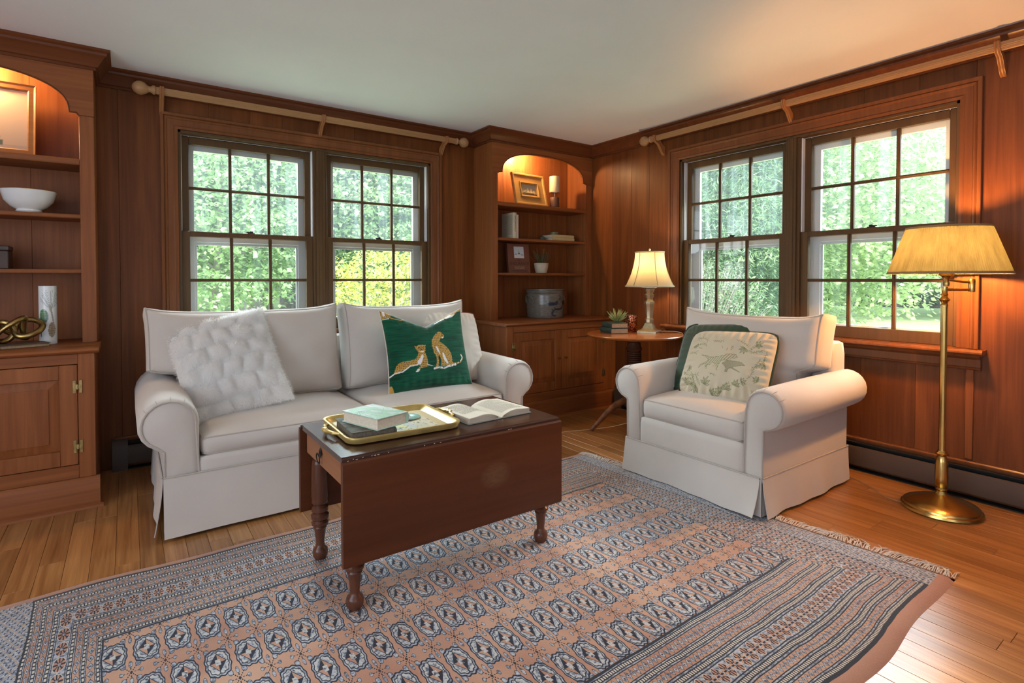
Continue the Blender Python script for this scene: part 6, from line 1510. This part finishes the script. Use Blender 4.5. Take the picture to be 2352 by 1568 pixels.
rawmesh('foliage', (V+np.array([0,0,0.75])).astype(np.float32), F, M_darkb, DS, kind='stuff')
tb = MB()
for k in range(130):
    a = RR.uniform(0,2*PI); e = RR.uniform(0.15,1.45); b_ = RR.uniform(-0.3,0.3)
    tb.tube([(0,0,0),(0.45*math.cos(a)*math.cos(e),0.5*math.sin(a)*math.cos(e),0.3+0.5*math.sin(e)),(1.0*math.cos(a+b_)*math.cos(e),1.15*math.sin(a+b_)*math.cos(e),0.75+1.0*math.sin(e))], [0.012,0.007,0.002], 4)
obj('twigs', tb, plain('grey_twig',(0.22,0.19,0.17),0.9), DS, kind='stuff')
D = tree('broadleaf_tree', 'pale-leaved tree with arching branches just outside the right half of the armchair window', (7.6,1.3,-0.35), M_dec, (2.9,2.5,2.6), 3.3, 0.12, 2400, 22, 0.085, 9, spread=0.32, flat=0.15, droop=0.35, branches=9)
again(D, (13.5,5.2,G(13.5,0)), 2.2, 1.5, 'pale-leaved tree behind the pine outside the armchair window')
again(D, (17.5,1.5,G(17.5,0)), 4.4, 1.35, 'pale-leaved tree beyond the lawn in the upper right panes of the armchair window')
for k, (x, y, s, lb) in enumerate(((30,16,1.5,'far maple behind the pine, left of the armchair window garden'),(31,8.5,1.45,'far maple behind the rhododendron hedge, at its left end'),(30,1.5,1.2,'far maple behind the rhododendron hedge, at its right end'),(27,-5,1.2,'far maple at the right margin of the armchair window garden'))):
    again(A, (x,y,G(x,0)), 1.3*k, s, lb)
HG = thing('rhododendron_hedge', 'long rhododendron hedge along the far edge of the right lawn', 'hedge', (22.5,4.0,G(22.5,0)))
V, F = foliage(1500, 14, (1.8,8.0,1.9), 0.26, seed=12, spread=0.28, flat=0.5, droop=0.1, shell=0.75, aspect=0.36)
rawmesh('foliage', (V+np.array([0,0,1.05])).astype(np.float32), F, M_rhodo, HG, kind='stuff')
tb = MB()
for k in range(60):
    y = RR.uniform(-7.5,7.5); tb.tube([(RR.uniform(-1.2,-0.4),y,-0.1),(RR.uniform(-1.4,0),y+RR.uniform(-0.5,0.5),0.6),(RR.uniform(-1.5,0),y+RR.uniform(-0.8,0.8),1.4)], [0.04,0.03,0.015], 5)
obj('stems', tb, M_bark, HG, kind='stuff')
mb = struct('mulch_bed', MB().grid(4, 24, lambda i,j: (20.0+3.2*i+0.25*math.sin(j*19), -5+18*j, G(20.0+3.2*i,0)+0.03)), M_mulch, 'brown mulch bed under the rhododendron hedge', 'mulch bed')
nb = thing('neighbour_house', 'white house glimpsed beyond the maples left of the golden shrub', 'house', (5.6,33,G(0,33)))
obj('wall', MB().box(-6,6,0,6,0,4.6), plain('white_siding',(0.75,0.78,0.8),0.8), nb); obj('roof', MB().prism([(-0.5,4.6),(6.5,4.6),(3,7)], lambda y,z,x: (x,y,z), -6.4, 6.4), plain('grey_roof',(0.2,0.2,0.21),0.9), nb)
for x in (-4.5,-1.5,1.5,4.5):
    for z in (0.9,3.0):
        w_ = obj('window', MB().box(x-0.5,x+0.5,-0.06,0,z,z+1.2), M_white, nb); obj('pane', MB().box(x-0.42,x-0.03,-0.08,-0.06,z+0.08,z+1.12).box(x+0.03,x+0.42,-0.08,-0.06,z+0.08,z+1.12), plain('far_glass',(0.12,0.15,0.18),0.1), w_)
